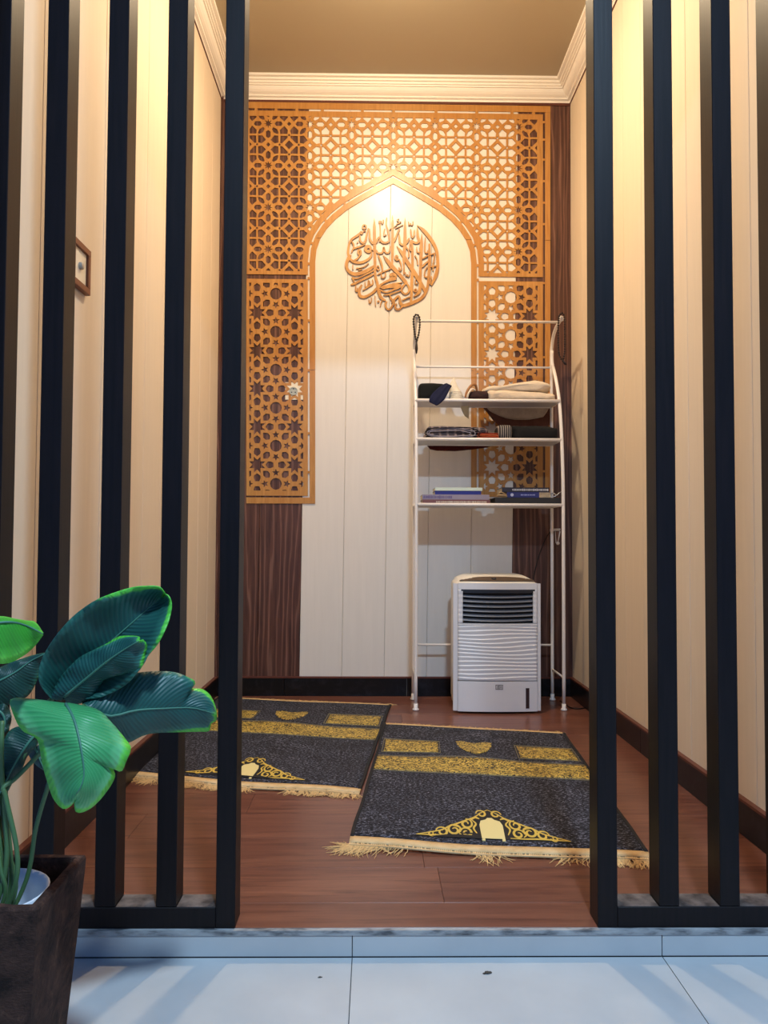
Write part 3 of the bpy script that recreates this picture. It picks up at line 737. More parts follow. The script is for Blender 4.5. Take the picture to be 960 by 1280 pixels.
# soft goods: lumpy folded cloth
def soft(name, parent, x0, x1, y0, y1, z0, z1, mt, seed, amp=.006, top=None, power=2.6, nu=26, nv=14, skew=0, label=None):
    bm = bmesh.new(); cx, cy, cz = (x0+x1)/2, (y0+y1)/2, (z0+z1)/2; hx, hy, hz = (x1-x0)/2, (y1-y0)/2, (z1-z0)/2
    se = lambda v, e: math.copysign(abs(v)**e, v); rings = []
    for i in range(1, nv):
        th = pi*i/nv; ring = []
        for k in range(nu):
            ph = 2*pi*k/nu
            X = se(cos(th), 2/power/1.6); rr = se(sin(th), 2/power/1.6)
            Y = rr*se(cos(ph), 2/power); Z = rr*se(sin(ph), 2/power)
            p = Vector((cx+hx*X, cy+hy*Y, cz+hz*Z))
            n = noise.noise(Vector((p.x*22+seed, p.y*14, p.z*45)))+.5*noise.noise(Vector((p.x*60+seed, p.y*30, p.z*90)))
            tz = 1 if top is None else top((p.x-x0)/(x1-x0))
            p.z = z0+(p.z-z0)*tz
            if Z > -.7: p.z += amp*n
            p.y += amp*.8*n; p.z = max(p.z, z0); ring.append(bm.verts.new(p))
        rings.append(ring)
    for a, b in zip(rings, rings[1:]):
        for k in range(nu): bm.faces.new((a[k], a[(k+1) % nu], b[(k+1) % nu], b[k]))
    bm.faces.new(rings[0]); bm.faces.new(rings[-1][::-1])
    o = fin(name, bm, mt, parent, True)
    if label: o['label'] = label
    return o
def PX(px, d): return P(px, 600, d).x
z1s = zs[0]+.0025; z2s = zs[1]+.0025; z3s = zs[2]+.0025
yA, yB = 3.50, 3.63
def ZZ(py, d): return P(610, py, d).z
# top shelf
t = tag(soft('folded_bag', None, PX(523.5, 3.5), PX(556, 3.5), 3.50, 3.63, z1s, ZZ(478, 3.5), fabric('black_nylon', (24, 26, 27)), 1, .004, power=5), 'black box-shaped folded bag at the left end of the top shelf', 'bag')
def hang(name, pts_top, width_dir, mt, lab, cat): pass
bm = bmesh.new()   # navy cloth spilling over the front rail
cl = [(562, 480, 3.49), (556, 485, 3.485), (551, 492, 3.475), (545, 499, 3.466), (541, 505, 3.464)]
wl = [9, 13, 17, 18, 12]
A = []
for (x, y, d), w_ in zip(cl, wl):
    A.append([P(x+w_*(k/8-.5)*.9, y+w_*(k/8-.5)*.45, d-.004*sin(pi*k/8)-.002*sin(k*2.1)) for k in range(9)])
vs = [[bm.verts.new(p) for p in r] for r in A]
for i in range(len(vs)-1):
    for k in range(8): bm.faces.new((vs[i][k], vs[i][k+1], vs[i+1][k+1], vs[i+1][k]))
o = fin('navy_cloth', bm, fabric('navy_cotton', (30, 34, 62)), None, True); s = o.modifiers.new('s', 'SOLIDIFY'); s.thickness = .006; s.offset = 1; o.modifiers.new('u', 'SUBSURF').levels = 1
tag(o, 'navy blue cloth drooping over the front edge of the top shelf', 'cloth')
# white knitted cap
cap = thing('knitted_cap', (PX(569, 3.52), 3.52, z1s), 'white crocheted cap standing in a point on the top shelf', 'cap')
bm = bmesh.new(); cx = PX(569.5, 3.52); hgt = ZZ(472, 3.52)-z1s
prof = []
for k in range(13):
    s = k/12; prof.append((max(.002, (.032*(1-s**1.7)+.0015)*(1+.05*(k % 2))), hgt*s))
lathe(bm, prof, (cx, 3.525, z1s), 22)
for v_ in bm.verts: v_.co.x += .004*sin((v_.co.z-z1s)*60)-.25*(v_.co.z-z1s)*.3; v_.co.y = 3.525+(v_.co.y-3.525)*.9
fin('cap_body', bm, fabric('white_crochet', (232, 224, 205), (205, 190, 165), 250), cap, True)
for k in range(5):
    z = z1s+.008+k*.0085; r = .032*(1-((z-z1s)/hgt)**1.7)+.003
    bm = bmesh.new(); tube(bm, [(cx+r*cos(a)-.25*(z-z1s)*.3+.004*sin((z-z1s)*60), 3.525+.9*r*sin(a), z+.0015*sin(a*3)) for a in [2*pi*i/18 for i in range(19)]], .0016, 5, False)
    fin('knit_ridge', bm, m_plain.setdefault('wc', fabric('cream_yarn', (236, 228, 210))), cap, True)
# brown strap and dark roll
bm = bmesh.new(); c0 = (PX(590, 3.51), 3.51, z1s)
tube(bm, spline([P(582, 497, 3.49), P(584, 489, 3.49), P(589, 482, 3.50), P(594, 481, 3.51), P(596, 487, 3.52), P(596, 495, 3.53)], 5), [.006]*26, 8)
tag(fin('leather_strap', bm, plain('tan_leather', (160, 108, 62), .5), None, True), 'curled tan leather strap end between the white cap and the beige clothes', 'strap')
bm = bmesh.new(); tube(bm, spline([P(584, 497, 3.482), P(586, 491, 3.482), P(590, 486.5, 3.49), P(594, 488, 3.50)], 5), .0045, 8)
tag(fin('white_strap', bm, plain('off_white_webbing', (222, 206, 184), .7), None, True), 'off-white strap curled inside the tan one on the top shelf', 'strap')
tag(soft('rolled_scarf', None, PX(586, 3.5), PX(611, 3.5), 3.485, 3.56, z1s, ZZ(488.5, 3.5), fabric('dark_patterned', (62, 44, 42), (30, 24, 32), 120), 4, .003), 'small dark patterned rolled scarf beside the beige clothes', 'scarf')
m_beige = fabric('beige_cotton', (222, 206, 184), (206, 188, 166))
lowz = ZZ(487, 3.5)
bc = thing('folded_garment', (PX(650, 3.55), 3.55, z1s), 'beige garment folded in two thick layers on the right of the top shelf', 'clothing')
soft('lower_fold', bc, PX(609, 3.5), PX(696, 3.5), 3.49, 3.635, z1s, lowz+.004, m_beige, 8, .009, top=lambda s: 1.05-.35*s, power=3.4)
soft('upper_fold', bc, PX(606, 3.5), PX(691, 3.5), 3.50, 3.63, lowz-.008, ZZ(474.5, 3.5), m_beige, 9, .011, top=lambda s: .42+.62*min(1, s*1.5)-.12*max(0, s-.8)*5*.5, power=3)
# grey-beige cloth draped down behind the top shelf
bm = bmesh.new(); yb = RYB+.016
outl_ = [(604, 507), (612, 514), (622, 519), (632, 523), (645, 525), (660, 525), (672, 523), (680, 521), (686, 511), (688, 503), (688, 496), (604, 496)]
def drape(bm, top_y, pts, d, n=24, m=7, fold=.003, seed=0):
    xs0, xs1 = pts[0][0], pts[-1][0]; vs = []
    for i in range(n+1):
        x = xs0+(xs1-xs0)*i/n
        yb_ = None
        for a, b in zip(pts, pts[1:]):
            if a[0] <= x <= b[0]+1e-6: yb_ = a[1]+(b[1]-a[1])*(x-a[0])/(b[0]-a[0]+1e-9); break
        vs.append([bm.verts.new(P(x, top_y+(yb_-top_y)*j/m, d+fold*sin(i*.9+seed+j*.4)*(.3+j/m))) for j in range(m+1)])
    for i in range(n):
        for j in range(m): bm.faces.new((vs[i][j], vs[i+1][j], vs[i+1][j+1], vs[i][j+1]))
drape(bm, 497, [(604, 505), (612, 514), (622, 519), (632, 523), (645, 525), (660, 525), (672, 523), (680, 521), (686, 511), (690, 503)], yb)
o = fin('hanging_cloth', bm, fabric('grey_beige_cotton', (190, 174, 156), (160, 142, 124)), None, True); s = o.modifiers.new('s', 'SOLIDIFY'); s.thickness = .004
tag(o, 'grey-beige cloth draped down behind the top shelf below the folded clothes', 'cloth')
bm = bmesh.new(); drape(bm, 499, [(596, 503), (606, 512), (616, 525), (628, 536), (640, 541), (660, 541), (684, 536), (692, 522)], yb+.012, fold=.004, seed=2)
o = fin('hanging_cloth', bm, fabric('brown_sheer', (112, 74, 62), (84, 52, 44)), None, True); s = o.modifiers.new('s', 'SOLIDIFY'); s.thickness = .003
tag(o, 'brown cloth hanging lowest behind the top shelf, under the grey-beige one', 'cloth')
bm = bmesh.new(); drape(bm, 505, [(576, 510), (580, 519), (585, 523), (586, 523.5)], yb-.03, 6, 4, .001); o = fin('cloth_corner', bm, plain('pale_yellow_cloth', (240, 226, 184), .8), None, True); s = o.modifiers.new('s', 'SOLIDIFY'); s.thickness = .003
tag(o, 'small pale pointed cloth corner dangling below the middle of the top shelf', 'cloth')
# second shelf
def plaid():
    m = M('plaid_cotton', rough=.9, spec=.2); v = m.coord((1, 1, 1)); wx = m.n('ShaderNodeTexWave', wave_type='BANDS', bands_direction='X'); wx.inputs['Scale'].default_value = 9; wx.inputs['Distortion'].default_value = 1.5
    wz = m.n('ShaderNodeTexWave', wave_type='BANDS', bands_direction='Z'); wz.inputs['Scale'].default_value = 38; wz.inputs['Distortion'].default_value = 3; wz.inputs['Detail Scale'].default_value = .7
    m.l(v, wx.inputs[0]); m.l(v, wz.inputs[0])
    a = m.ramp(wz.outputs['Fac'], [(.3, S((24, 22, 30))), (.8, S((40, 38, 52))), (.93, S((150, 140, 146)))])
    m.base(m.mix(m.ramp(wx.outputs['Fac'], [(.75, W1(0)), (.92, W1(.5))]), a, S((168, 150, 146)))); return m.m
sg_ = thing('plaid_sarong', (PX(566, 3.5), 3.54, z2s), 'black and white plaid sarong folded in loops on the left of the second shelf', 'clothing')
m_pl = plaid()
soft('lower_fold', sg_, PX(530, 3.47), PX(600, 3.47), 3.462, 3.62, z2s, z2s+.032, m_pl, 12, .004, power=3)
soft('upper_fold', sg_, PX(534, 3.47), PX(612, 3.47), 3.47, 3.62, z2s+.024, ZZ(530.5, 3.47), m_pl, 13, .004, power=3, top=lambda s: 1-.2*s)
for k, (xa, xb, za, zc_, col) in enumerate(((534, 594, .006, .046, 'w'), (536, 588, .012, .038, 'w'), (531, 600, .002, .052, 'k'))):
    bm = bmesh.new(); pts = []
    for i in range(31):
        a = 2*pi*i/30; pts.append((PX((xa+xb)/2+(xb-xa)/2*math.copysign(abs(cos(a))**.6, cos(a)), 3.46), 3.461-.002*k, z2s+(za+zc_)/2+(zc_-za)/2*sin(a)+.002*sin(a*5+k)))
    tube(bm, pts, .0022, 6, False)
    fin('folded_edge', bm, fabric('pale_stripe'+str(k), (150, 146, 160) if col == 'w' else (28, 26, 34)), sg_, True)
og = thing('folded_cloth', (PX(608, 3.5), 3.52, z2s), 'orange-red cloth folded in thin layers in the middle of the second shelf', 'clothing')
for k in range(4): soft('fold', og, PX(592-k*0+k*1.5, 3.46), PX(626-k*.5, 3.46), 3.458+.002*k, 3.60, z2s+.009*k*.85, z2s+.009*(k*.85+1.1), fabric('orange_cloth'+str(k), ((196, 98, 66), (176, 80, 52), (206, 110, 76), (160, 66, 44))[k]), 20+k, .002, power=3, nu=20, nv=12, top=lambda s, k=k: .6+.5*s)
tag(soft('striped_cloth', None, PX(623, 3.47), PX(641, 3.47), 3.465, 3.62, z2s, ZZ(529.5, 3.47), None, 30, .002, power=3.5), 'black and white striped cloth folded beside the orange one', 'clothing')
sm = M('vertical_stripe', rough=.9); wx = sm.n('ShaderNodeTexWave', wave_type='BANDS', bands_direction='X'); wx.inputs['Scale'].default_value = 32; sm.l(sm.coord(), wx.inputs[0]); sm.base(sm.ramp(wx.outputs['Fac'], [(.55, S((30, 28, 32))), (.85, S((150, 142, 138)))]))
bpy.data.objects['striped_cloth'].data.materials.append(sm.m)
tag(soft('black_trousers', None, PX(641.5, 3.47), PX(699, 3.47), 3.465, 3.625, z2s, ZZ(530, 3.47), fabric('black_cotton', (30, 30, 31), (20, 20, 22)), 33, .008, power=4, top=lambda s: 1.0-.1*s), 'black trousers folded flat on the right of the second shelf', 'clothing')
# maroon bag hanging behind second shelf
bm = bmesh.new(); drape(bm, 550, [(533, 556), (535, 561), (545, 563.5), (570, 564), (590, 562), (606, 560), (622, 556)], yb, 20, 4, .002); o = fin('maroon_cloth', bm, fabric('maroon_velvet', (78, 26, 26), (54, 16, 18)), None, True); s = o.modifiers.new('s', 'SOLIDIFY'); s.thickness = .006
tag(o, 'dark maroon cloth edge hanging behind the second shelf', 'cloth')
# books
def book(x0, x1, y0, y1, z0, z1, cover, lab, rough=.4, pages=(222, 212, 190), mark=None, cat='book', name='book'):
    t = thing(name, ((x0+x1)/2, (y0+y1)/2, z0), lab, cat, 'books on the lowest shelf')
    c = .0012; mt = plain('cover_'+str(cover), cover, rough)
    bm = bmesh.new(); box(bm, (x0, y0, z0), (x1, y1, z0+c)); box(bm, (x0, y0, z1-c), (x1, y1, z1)); box(bm, (x0, y0, z0+c), (x1, y0+c, z1-c)); fin('cover', bm, mt, t, False, .0005, 1)
    boxo('pages', (x0+.003, y0+c, z0+c), (x1-.003, y1-.003, z1-c), plain('paper'+str(pages), pages, .9), t)
    if mark: mark(t, x0, x1, y0, z0, z1)
    return t
def rowmarks(cols, n, h=.45, w0=.1, w1=.9, circ=False):
    def f(t, x0, x1, y0, z0, z1):
        rr = random.Random(int(x0*9999)); bm = bmesh.new(); x = x0+(x1-x0)*w0
        while x < x0+(x1-x0)*w1:
            ww = rr.uniform(.002, .006); zc = (z0+z1)/2; hh = (z1-z0)*h*rr.uniform(.6, 1)/2
            box(bm, (x, y0-.0005, zc-hh), (x+ww, y0+.0005, zc+hh)); x += ww+rr.uniform(.001, .003)
        fin('spine_lettering', bm, plain('mark'+str(cols), cols, .5), t)
    return f
zz = lambda py: P(570, py, 3.43).z
yb0 = 3.432
b1 = book(PX(528.5, 3.43), PX(613, 3.43), 3.436, 3.62, z3s, zz(624.5), (120, 84, 84), 'thick maroon magazine at the bottom of the left pile on the lowest shelf', .25, (190, 170, 150), rowmarks((196, 186, 170), 8, .4, .2, .95))
b2 = book(PX(528, 3.43), PX(612, 3.43), 3.44, 3.62, zz(624.5), zz(618), (150, 142, 158), 'glossy lilac and grey magazine in its plastic sleeve, middle of the left pile', .12, (205, 196, 170), rowmarks((92, 80, 130), 8, .6, .02, .45))
b3 = book(PX(544, 3.43), PX(602, 3.43), 3.445, 3.60, zz(618), zz(613.2), (38, 44, 130), 'blue book below the pale green one on the left pile', .4)
b4 = book(PX(544, 3.43), PX(603.5, 3.43), 3.443, 3.60, zz(613.2), zz(609.2), (208, 222, 208), 'pale green thin book topmost on the left pile', .4)
c1 = book(PX(619, 3.43), PX(701, 3.43), 3.436, 3.62, z3s, zz(621.5), (28, 27, 31), 'wide black book at the bottom of the right pile on the lowest shelf', .5, (40, 38, 40))
def bluemark(t, x0, x1, y0, z0, z1):
    rowmarks((150, 160, 215), 6, .25, .32, .62)(t, x0, x1, y0, z0, z1)
    zc = (z0+z1)/2; xx = x0+(x1-x0)*.12
    bm = bmesh.new(); n = 14; v_ = [bm.verts.new((xx+.0075*cos(2*pi*k/n), y0-.0006, zc+.0075*sin(2*pi*k/n))) for k in range(n)]; bm.faces.new(v_)
    fin('round_emblem', bm, plain('emblem_pale', (176, 184, 214), .5), t)
    bm = bmesh.new(); box(bm, (x0+(x1-x0)*.74, y0-.0008, z0+.001), (x1-.0005, y0+.0006, z1-.001)); fin('spine_ornament', bm, fabric('ornament', (178, 164, 140), (70, 60, 60), 200), t)
c2 = book(PX(634, 3.43), PX(689, 3.43), 3.442, 3.60, zz(621.5), zz(614.5), (38, 46, 112), 'thick blue book with round pale emblem on its spine in the right pile', .35, mark=bluemark)
c3 = book(PX(628, 3.43), PX(687.5, 3.43), 3.445, 3.60, zz(614.5), zz(608.6), (38, 40, 56), 'dark book with pale lettering on its spine topmost on the right pile', .35, mark=rowmarks((190, 192, 200), 7, .5, .22, .97))
bm = bmesh.new(); v_ = [P(x, y, 3.44) for x, y in ((621, 621), (623, 617), (627, 615.5), (632, 618), (634, 621.3))]
tube(bm, spline(v_, 4), [.002]*17, 6); tube(bm, [P(622, 619, 3.45), P(633, 619.5, 3.45)], .0045, 8)
tag(fin('tan_keepsake', bm, plain('tan_paper', (190, 160, 120), .8), None, True), 'small crumpled tan paper tucked beside the blue book', 'paper')
bm = bmesh.new(); tube(bm, spline([P(688, 618, 3.46), P(692, 616.5, 3.45), P(696, 619, 3.44), P(699, 616, 3.44), P(702.5, 614.5, 3.45)], 5), .0018, 6); tube(bm, spline([P(689, 619.5, 3.45), P(693, 620.6, 3.445), P(697, 618.5, 3.445)], 4), .0016, 6)
tag(fin('silver_chain', bm, plain('silver', (190, 190, 196), .3, .9), None, True), 'thin silver chain lying at the right end of the black book', 'chain')

# ------------------------------------------------------------------ air cooler
cx0, cx1 = .357, .722; cyF, cyB = 3.352, 3.60; cxm = (cx0+cx1)/2; hw = (cx1-cx0)/2
co = thing('air_cooler', (cxm, 3.47, 0), 'white portable air cooler with dark louvres standing under the rack', 'air cooler')
m_cw = plain('white_plastic', (226, 228, 234), .32); m_cc = plain('cream_plastic', (238, 232, 218), .35); m_dk = plain('dark_plastic', (34, 37, 46), .4); m_gr = plain('grey_plastic', (112, 116, 128), .4)
def fy(x): return cyF + .014*((x-cxm)/hw)**2
def outline(sh=0, n=10):
    pts = []
    for k in range(n+1): x = cx0+.012+sh+(cx1-cx0-.024-2*sh)*k/n; pts.append((x, fy(x)+sh+.016))
    pts += [(cx1-.003-sh, fy(cx1)+.022+sh), (cx1-sh, fy(cx1)+.034+sh), (cx1-sh, cyB-.03-sh), (cx1-.01-sh, cyB-.008-sh), (cx1-.035-sh, cyB-sh), (cx0+.035+sh, cyB-sh), (cx0+.01+sh, cyB-.008-sh), (cx0+sh, cyB-.03-sh), (cx0+sh, fy(cx0)+.034+sh), (cx0+.003+sh, fy(cx0)+.022+sh)]
    return pts
zT = P(600, 729, cyF).z; zTop = P(610, 716.5, cyF+.15).z
bm = bmesh.new(); rings = []
for z, sh in ((.004, .012), (.02, .004), (.05, 0), (zT-.02, 0), (zT-.004, .002)): rings.append([bm.verts.new((x, y, z)) for x, y in outline(sh)])
dome = zTop-zT
for fr in (.06, .16, .3, .5, .75, .97):
    o_ = outline(.002+fr*.045)
    ring = []
    for x, y in o_:
        xn = min(1, abs((x-cxm)/hw)); s_ = min(1, max(0, (y-fy(x)-.012)/.10))
        ring.append(bm.verts.new((x, y, zT-.004+.004*min(1, fr*6)+dome*(1-.9*xn**5)*min(sin(s_*pi/2), 1)*min(1, fr*3.2))))
    rings.append(ring)
for a, b in zip(rings, rings[1:]):
    for k in range(len(a)): bm.faces.new((a[k], a[(k+1) % len(a)], b[(k+1) % len(a)], b[k]))
bm.faces.new(rings[0][::-1]); bm.faces.new(rings[-1])
fin('housing', bm, m_cc, co, True)
def plate(name, x0, x1, z0, z1, th, mt, off_=0, disp=None, nu=14, nv=1, back=.016, edge=.0):
    bm = bmesh.new()
    f = lambda a, b: Vector((x0+(x1-x0)*a, fy(x0+(x1-x0)*a)+off_-(disp(a, b) if disp else 0), z0+(z1-z0)*b))
    A = grid(bm, f, nu, nv); B = grid(bm, lambda a, b: Vector((x0+(x1-x0)*a, fy(x0+(x1-x0)*a)+off_+th, z0+(z1-z0)*b)), nu, nv)
    for i in range(nu):
        for j in (0, nv): bm.faces.new((A[i][j], A[i+1][j], B[i+1][j], B[i][j]))
    for j in range(nv):
        for i in (0, nu): bm.faces.new((A[i][j], A[i][j+1], B[i][j+1], B[i][j]))
    return fin(name, bm, mt, co, disp is not None)
Zc = lambda py: P(620, py, cyF).z
Xc = lambda px: P(px, 800, cyF+.008).x
xi0, xi1 = Xc(572.5), Xc(672)
plate('front_frame', Xc(566.8), xi0-.0015, .012, zT-.002, .018, m_cw, .001, nu=3); plate('front_frame', xi1+.0015, Xc(676.3), .012, zT-.002, .018, m_cw, .001, nu=3)
plate('top_fascia', xi0, xi1, Zc(737), zT, .018, m_cw)
gx0, gx1 = Xc(578.5), Xc(666.8)
plate('grille_side', xi0, gx0, Zc(779.5), Zc(737.3), .018, m_cw, 0, lambda a, b: .0012*abs(sin(b*pi*7)), 3, 42); plate('grille_side', gx1, xi1, Zc(779.5), Zc(737.3), .018, m_cw, 0, lambda a, b: .0012*abs(sin(b*pi*7)), 3, 42)
plate('grille_cavity', gx0, gx1, Zc(779.5), Zc(737.3), .002, plain('cavity_black', (14, 15, 22), .7), .0145)
plate('grille_header', Xc(576.5), Xc(669), Zc(741.5), Zc(737), .012, m_dk, -.001)
for k in range(6):
    zc_ = Zc(745.2+k*5.9); bm = bmesh.new(); vs = []
    for i in range(17):
        a = i/16; x = gx0+(gx1-gx0)*a; sag = -.0045*(1-(2*a-1)**2); y = fy(x)
        vs.append([bm.verts.new((x, y+dy, zc_+sag+dz)) for dy, dz in ((.001, -.0042), (.0025, -.0008), (.013, .0045), (.012, .0005))])
    for i in range(16):
        for j in range(4): bm.faces.new((vs[i][j], vs[i][(j+1) % 4], vs[i+1][(j+1) % 4], vs[i+1][j]))
    bm.faces.new(vs[0]); bm.faces.new(vs[-1][::-1]); fin('louvre', bm, m_gr, co)
plate('sill', xi0, xi1, Zc(782), Zc(779.8), .018, m_cw, -.001)
def waves(a, b):
    ph = b*14.0+ .45*sin(a*5+b*9)*(.4+b*.2)+.6*a*(1-a)
    f = ph % 1.0
    return .0034*(f if f < .8 else (1-f)*4)
plate('ribbed_panel', xi0, xi1, Zc(851), Zc(782.5), .018, m_cw, .001, waves, 30, 150)
plate('water_tank', xi0, xi1, .010, Zc(852), .018, m_cw, .0005)
plate('water_window', Xc(657), Xc(661.5), Zc(886), Zc(860.5), .002, plain('dark_window', (60, 48, 52), .15), -.0007, nu=2)
bm = bmesh.new(); a0, a1, b0_, b1_ = Xc(619), Xc(628.3), Zc(862), Zc(856); ym = fy((a0+a1)/2)-.0006
box(bm, (a0, ym, b0_), (a1, ym+.001, b1_)); fin('badge', bm, plain('badge_grey', (96, 98, 106), .4), co)
bm = bmesh.new(); wq = (a1-a0)
for (u0, u1, v0, v1) in ((.08, .18, .15, .85), (.18, .42, .72, .85), (.28, .38, .15, .6), (.54, .62, .15, .85), (.84, .92, .15, .85), (.62, .84, .74, .86), (.62, .84, .14, .26), (.66, .78, .42, .56)):
    box(bm, (a0+wq*u0, ym-.0005, b0_+(b1_-b0_)*v0), (a0+wq*u1, ym+.0004, b0_+(b1_-b0_)*v1))
fin('badge_marks', bm, plain('badge_pale', (214, 216, 222), .4), co)
bm = bmesh.new(); n = 20   # control recess on top
up_, lo_ = [], []
for i in range(n+1):
    a = i/n; px = 574.5+93*a; e = (2*a-1)**2; lo_.append(bm.verts.new(P(px, 726+.6*a, cyF+.024+.014*e))); up_.append(bm.verts.new(P(px, 726+.6*a-1.0-4.2*(1-e**1.5), cyF+.055+.014*e)))
for i in range(n): bm.faces.new((lo_[i], lo_[i+1], up_[i+1], up_[i]))
o = fin('control_panel', bm, plain('control_brown', (96, 80, 66), .35), co); s = o.modifiers.new('s', 'SOLIDIFY'); s.thickness = .003; s.offset = 0
bm = bmesh.new(); lathe(bm, [(.012, 0), (.013, .004), (.010, .008)], (P(617, 722, 3.40).x, cyF+.043, P(617, 724.5, cyF+.043).z), 16); fin('dial', bm, m_dk, co, True)
bm = bmesh.new(); box(bm, (cx0-.0015, 3.39, zT-.045), (cx0+.003, 3.405, zT-.02)); fin('side_catch', bm, m_cw, co, False, .002)
# power cord and plug
cord = thing('power_cord', P(692, 668, 3.70), 'thin black power cord rising behind the cooler to a white plug', 'cord')
bm = bmesh.new(); tube(bm, spline([P(664, 740, 3.66), P(667, 722, 3.69), P(672, 700, 3.71), P(679, 680, 3.715), (P(686, 667, 3.71)), P(690, 663, 3.69)], 8), .0028, 7); fin('cable', bm, m_bead, cord, True)
bm = bmesh.new(); tube(bm, [P(688, 662.5, 3.69), P(700, 662, 3.66)], .006, 8); tube(bm, [P(700, 664, 3.66), P(697.5, 677, 3.655)], .003, 8); bmesh.ops.create_icosphere(bm, subdivisions=2, radius=.0085, matrix=Matrix.Translation(P(697.3, 679, 3.655))); tube(bm, [P(694, 663, 3.69), P(695, 679, 3.67)], .0022, 6)
o = fin('plug', bm, m_wht, cord, True); o['label'] = 'white plug and clip'
# cord on the floor in the right corner
bm = bmesh.new(); tube(bm, spline([G(700, 876, .003), G(712, 884, .003), G(722, 886, .003), G(734, 884, .003), G(741, 880, .003)], 8), .0028, 7)
tag(fin('floor_cord', bm, m_bead, None, True), 'thin dark cord lying on the floor in the right back corner', 'cord')
# socket behind lattice and switch on the left wall
so = thing('wall_socket', P(367, 489, D-.003), 'white round wall socket showing through a star of the left lattice', 'socket')
q0, q1 = P(356.5, 499.5, D-.003), P(379, 478, D-.003); boxo('socket_plate', (q0.x, D-.0035, q0.z), (q1.x, D-.0003, q1.z), plain('ivory_plastic', (235, 226, 205), .4), so)
bm = bmesh.new(); c_ = P(366.8, 488.8, D-.006); n = 20
rr = [[bm.verts.new((c_.x+r*cos(2*pi*k/n), D-yy, c_.z+r*sin(2*pi*k/n))) for k in range(n)] for r, yy in ((.0205, .003), (.0205, .0085), (.017, .0085), (.016, .0055))]
for a, b in zip(rr, rr[1:]):
    for k in range(n): bm.faces.new((a[k], a[(k+1) % n], b[(k+1) % n], b[k]))
bm.faces.new(rr[-1]); fin('socket_ring', bm, plain('grey_green_plastic', (176, 182, 176), .4), so)
bm = bmesh.new()
for dx, dz in ((-.009, -.006), (.009, -.006), (0, .011)): box(bm, (c_.x+dx-.0026, D-.0065, c_.z+dz-.0026), (c_.x+dx+.0026, D-.0050, c_.z+dz+.0026))
fin('socket_holes', bm, m_dk, so)
sw = thing('wall_switch', (XL, 1.95, 1.46), 'white switch plate in a brown wooden frame on the left wall', 'switch')
def LX(px, py):
    r = ray(px, py); return EYE + r*(XL/r.x)
s1 = LX(107.5, 314.5); s2 = LX(107.5, 371); zhi, zlo, yhi = s1.z, s2.z, s1.y; sz = zhi-zlo; ylo = yhi-sz*1.0; fw = .017
bm = bmesh.new()
for a, b in (((XL, ylo, zhi-fw), (XL+.014, yhi, zhi)), ((XL, ylo, zlo), (XL+.014, yhi, zlo+fw)), ((XL, ylo, zlo+fw), (XL+.014, ylo+fw, zhi-fw)), ((XL, yhi-fw, zlo+fw), (XL+.014, yhi, zhi-fw))): box(bm, a, b)
fin('frame', bm, plain('brown_frame', (124, 72, 48), .45), sw, False, .001, 1)
boxo('switch_plate', (XL, ylo+fw, zlo+fw), (XL+.008, yhi-fw, zhi-fw), plain('ivory_plastic', (235, 226, 205), .4), sw, .001)
bm = bmesh.new(); zc_ = (zhi+zlo)/2; yc_ = (ylo+yhi)/2
rr = [[bm.verts.new((XL+xx, yc_+r*cos(2*pi*k/16), zc_+r*sin(2*pi*k/16))) for k in range(16)] for r, xx in ((.010, .007), (.010, .014), (.008, .016))]
for a, b in zip(rr, rr[1:]):
    for k in range(16): bm.faces.new((a[k], a[(k+1) % 16], b[(k+1) % 16], b[k]))
bm.faces.new(rr[-1]); fin('knob', bm, plain('grey_knob', (170, 165, 155), .4), sw, True)

# crumbs on the tiles
for (px, py, z, r, lab) in ((609, 1217, HZ, .0045, 'dark crumb on the pale tiles, right of the middle joint'), (400, 1222, HZ, .0022, 'tiny crumb on the pale tiles, left of the middle joint')):
    c_ = G(px, py, z); bm = bmesh.new()
    for dx, dy, rr_ in ((0, 0, r), (r*1.2, r*.3, r*.7), (-r*1.3, -r*.2, r*.5)): bmesh.ops.create_icosphere(bm, subdivisions=1, radius=rr_, matrix=Matrix.Translation((c_.x+dx, c_.y+dy, z+rr_*.45)) @ Matrix.Diagonal((1.3, 1, .5, 1)))
    for v_ in bm.verts: v_.co += Vector((noise.noise(v_.co*700), noise.noise(v_.co*650+Vector((5, 0, 0))), 0))*r*.3
    tag(fin('crumb', bm, plain('dry_leaf', (74, 66, 58), .9), None), lab, 'crumb')

# ------------------------------------------------------------------ planter, bowl, plant
m_pot = M('dark_textured_fibreclay', rough=.85, spec=.2)
v = m_pot.coord((1, 1, 1), rot=(0, .9, 0)); n1 = m_pot.noise(v, 28, 6, .7, .5); nb = m_pot.noise(m_pot.coord((1, 1, 2.5), rot=(.3, .5, .3)), 130, 4, .7)
m_pot.base(m_pot.ramp(n1, [(.35, S((36, 25, 21))), (.58, S((74, 51, 42))), (.8, S((126, 92, 74)))]))
mm_ = m_pot.mix(.5, n1, nb); m_pot.bump(mm_, 1, .006); m_pot = m_pot.m
zr = .266; xR, yF_, yB_ = -.446, 1.046, 1.22; wd = yB_-yF_; xL_ = xR-wd; cxp, cyp = (xR+xL_)/2, (yF_+yB_)/2
pot = thing('square_planter', (cxp, cyp, HZ), 'dark brown tapered square planter on the tiles at the left', 'planter')
bm = bmesh.new()
def sq(z, s, n=6):
    out = []; h = s/2; cr = [(-h, -h), (h, -h), (h, h), (-h, h)]
    for i in range(4):
        a, b = cr[i], cr[(i+1) % 4]
        for k in range(n): t_ = k/n; out.append((cxp+a[0]+(b[0]-a[0])*t_, cyp+a[1]+(b[1]-a[1])*t_, z))
    return out
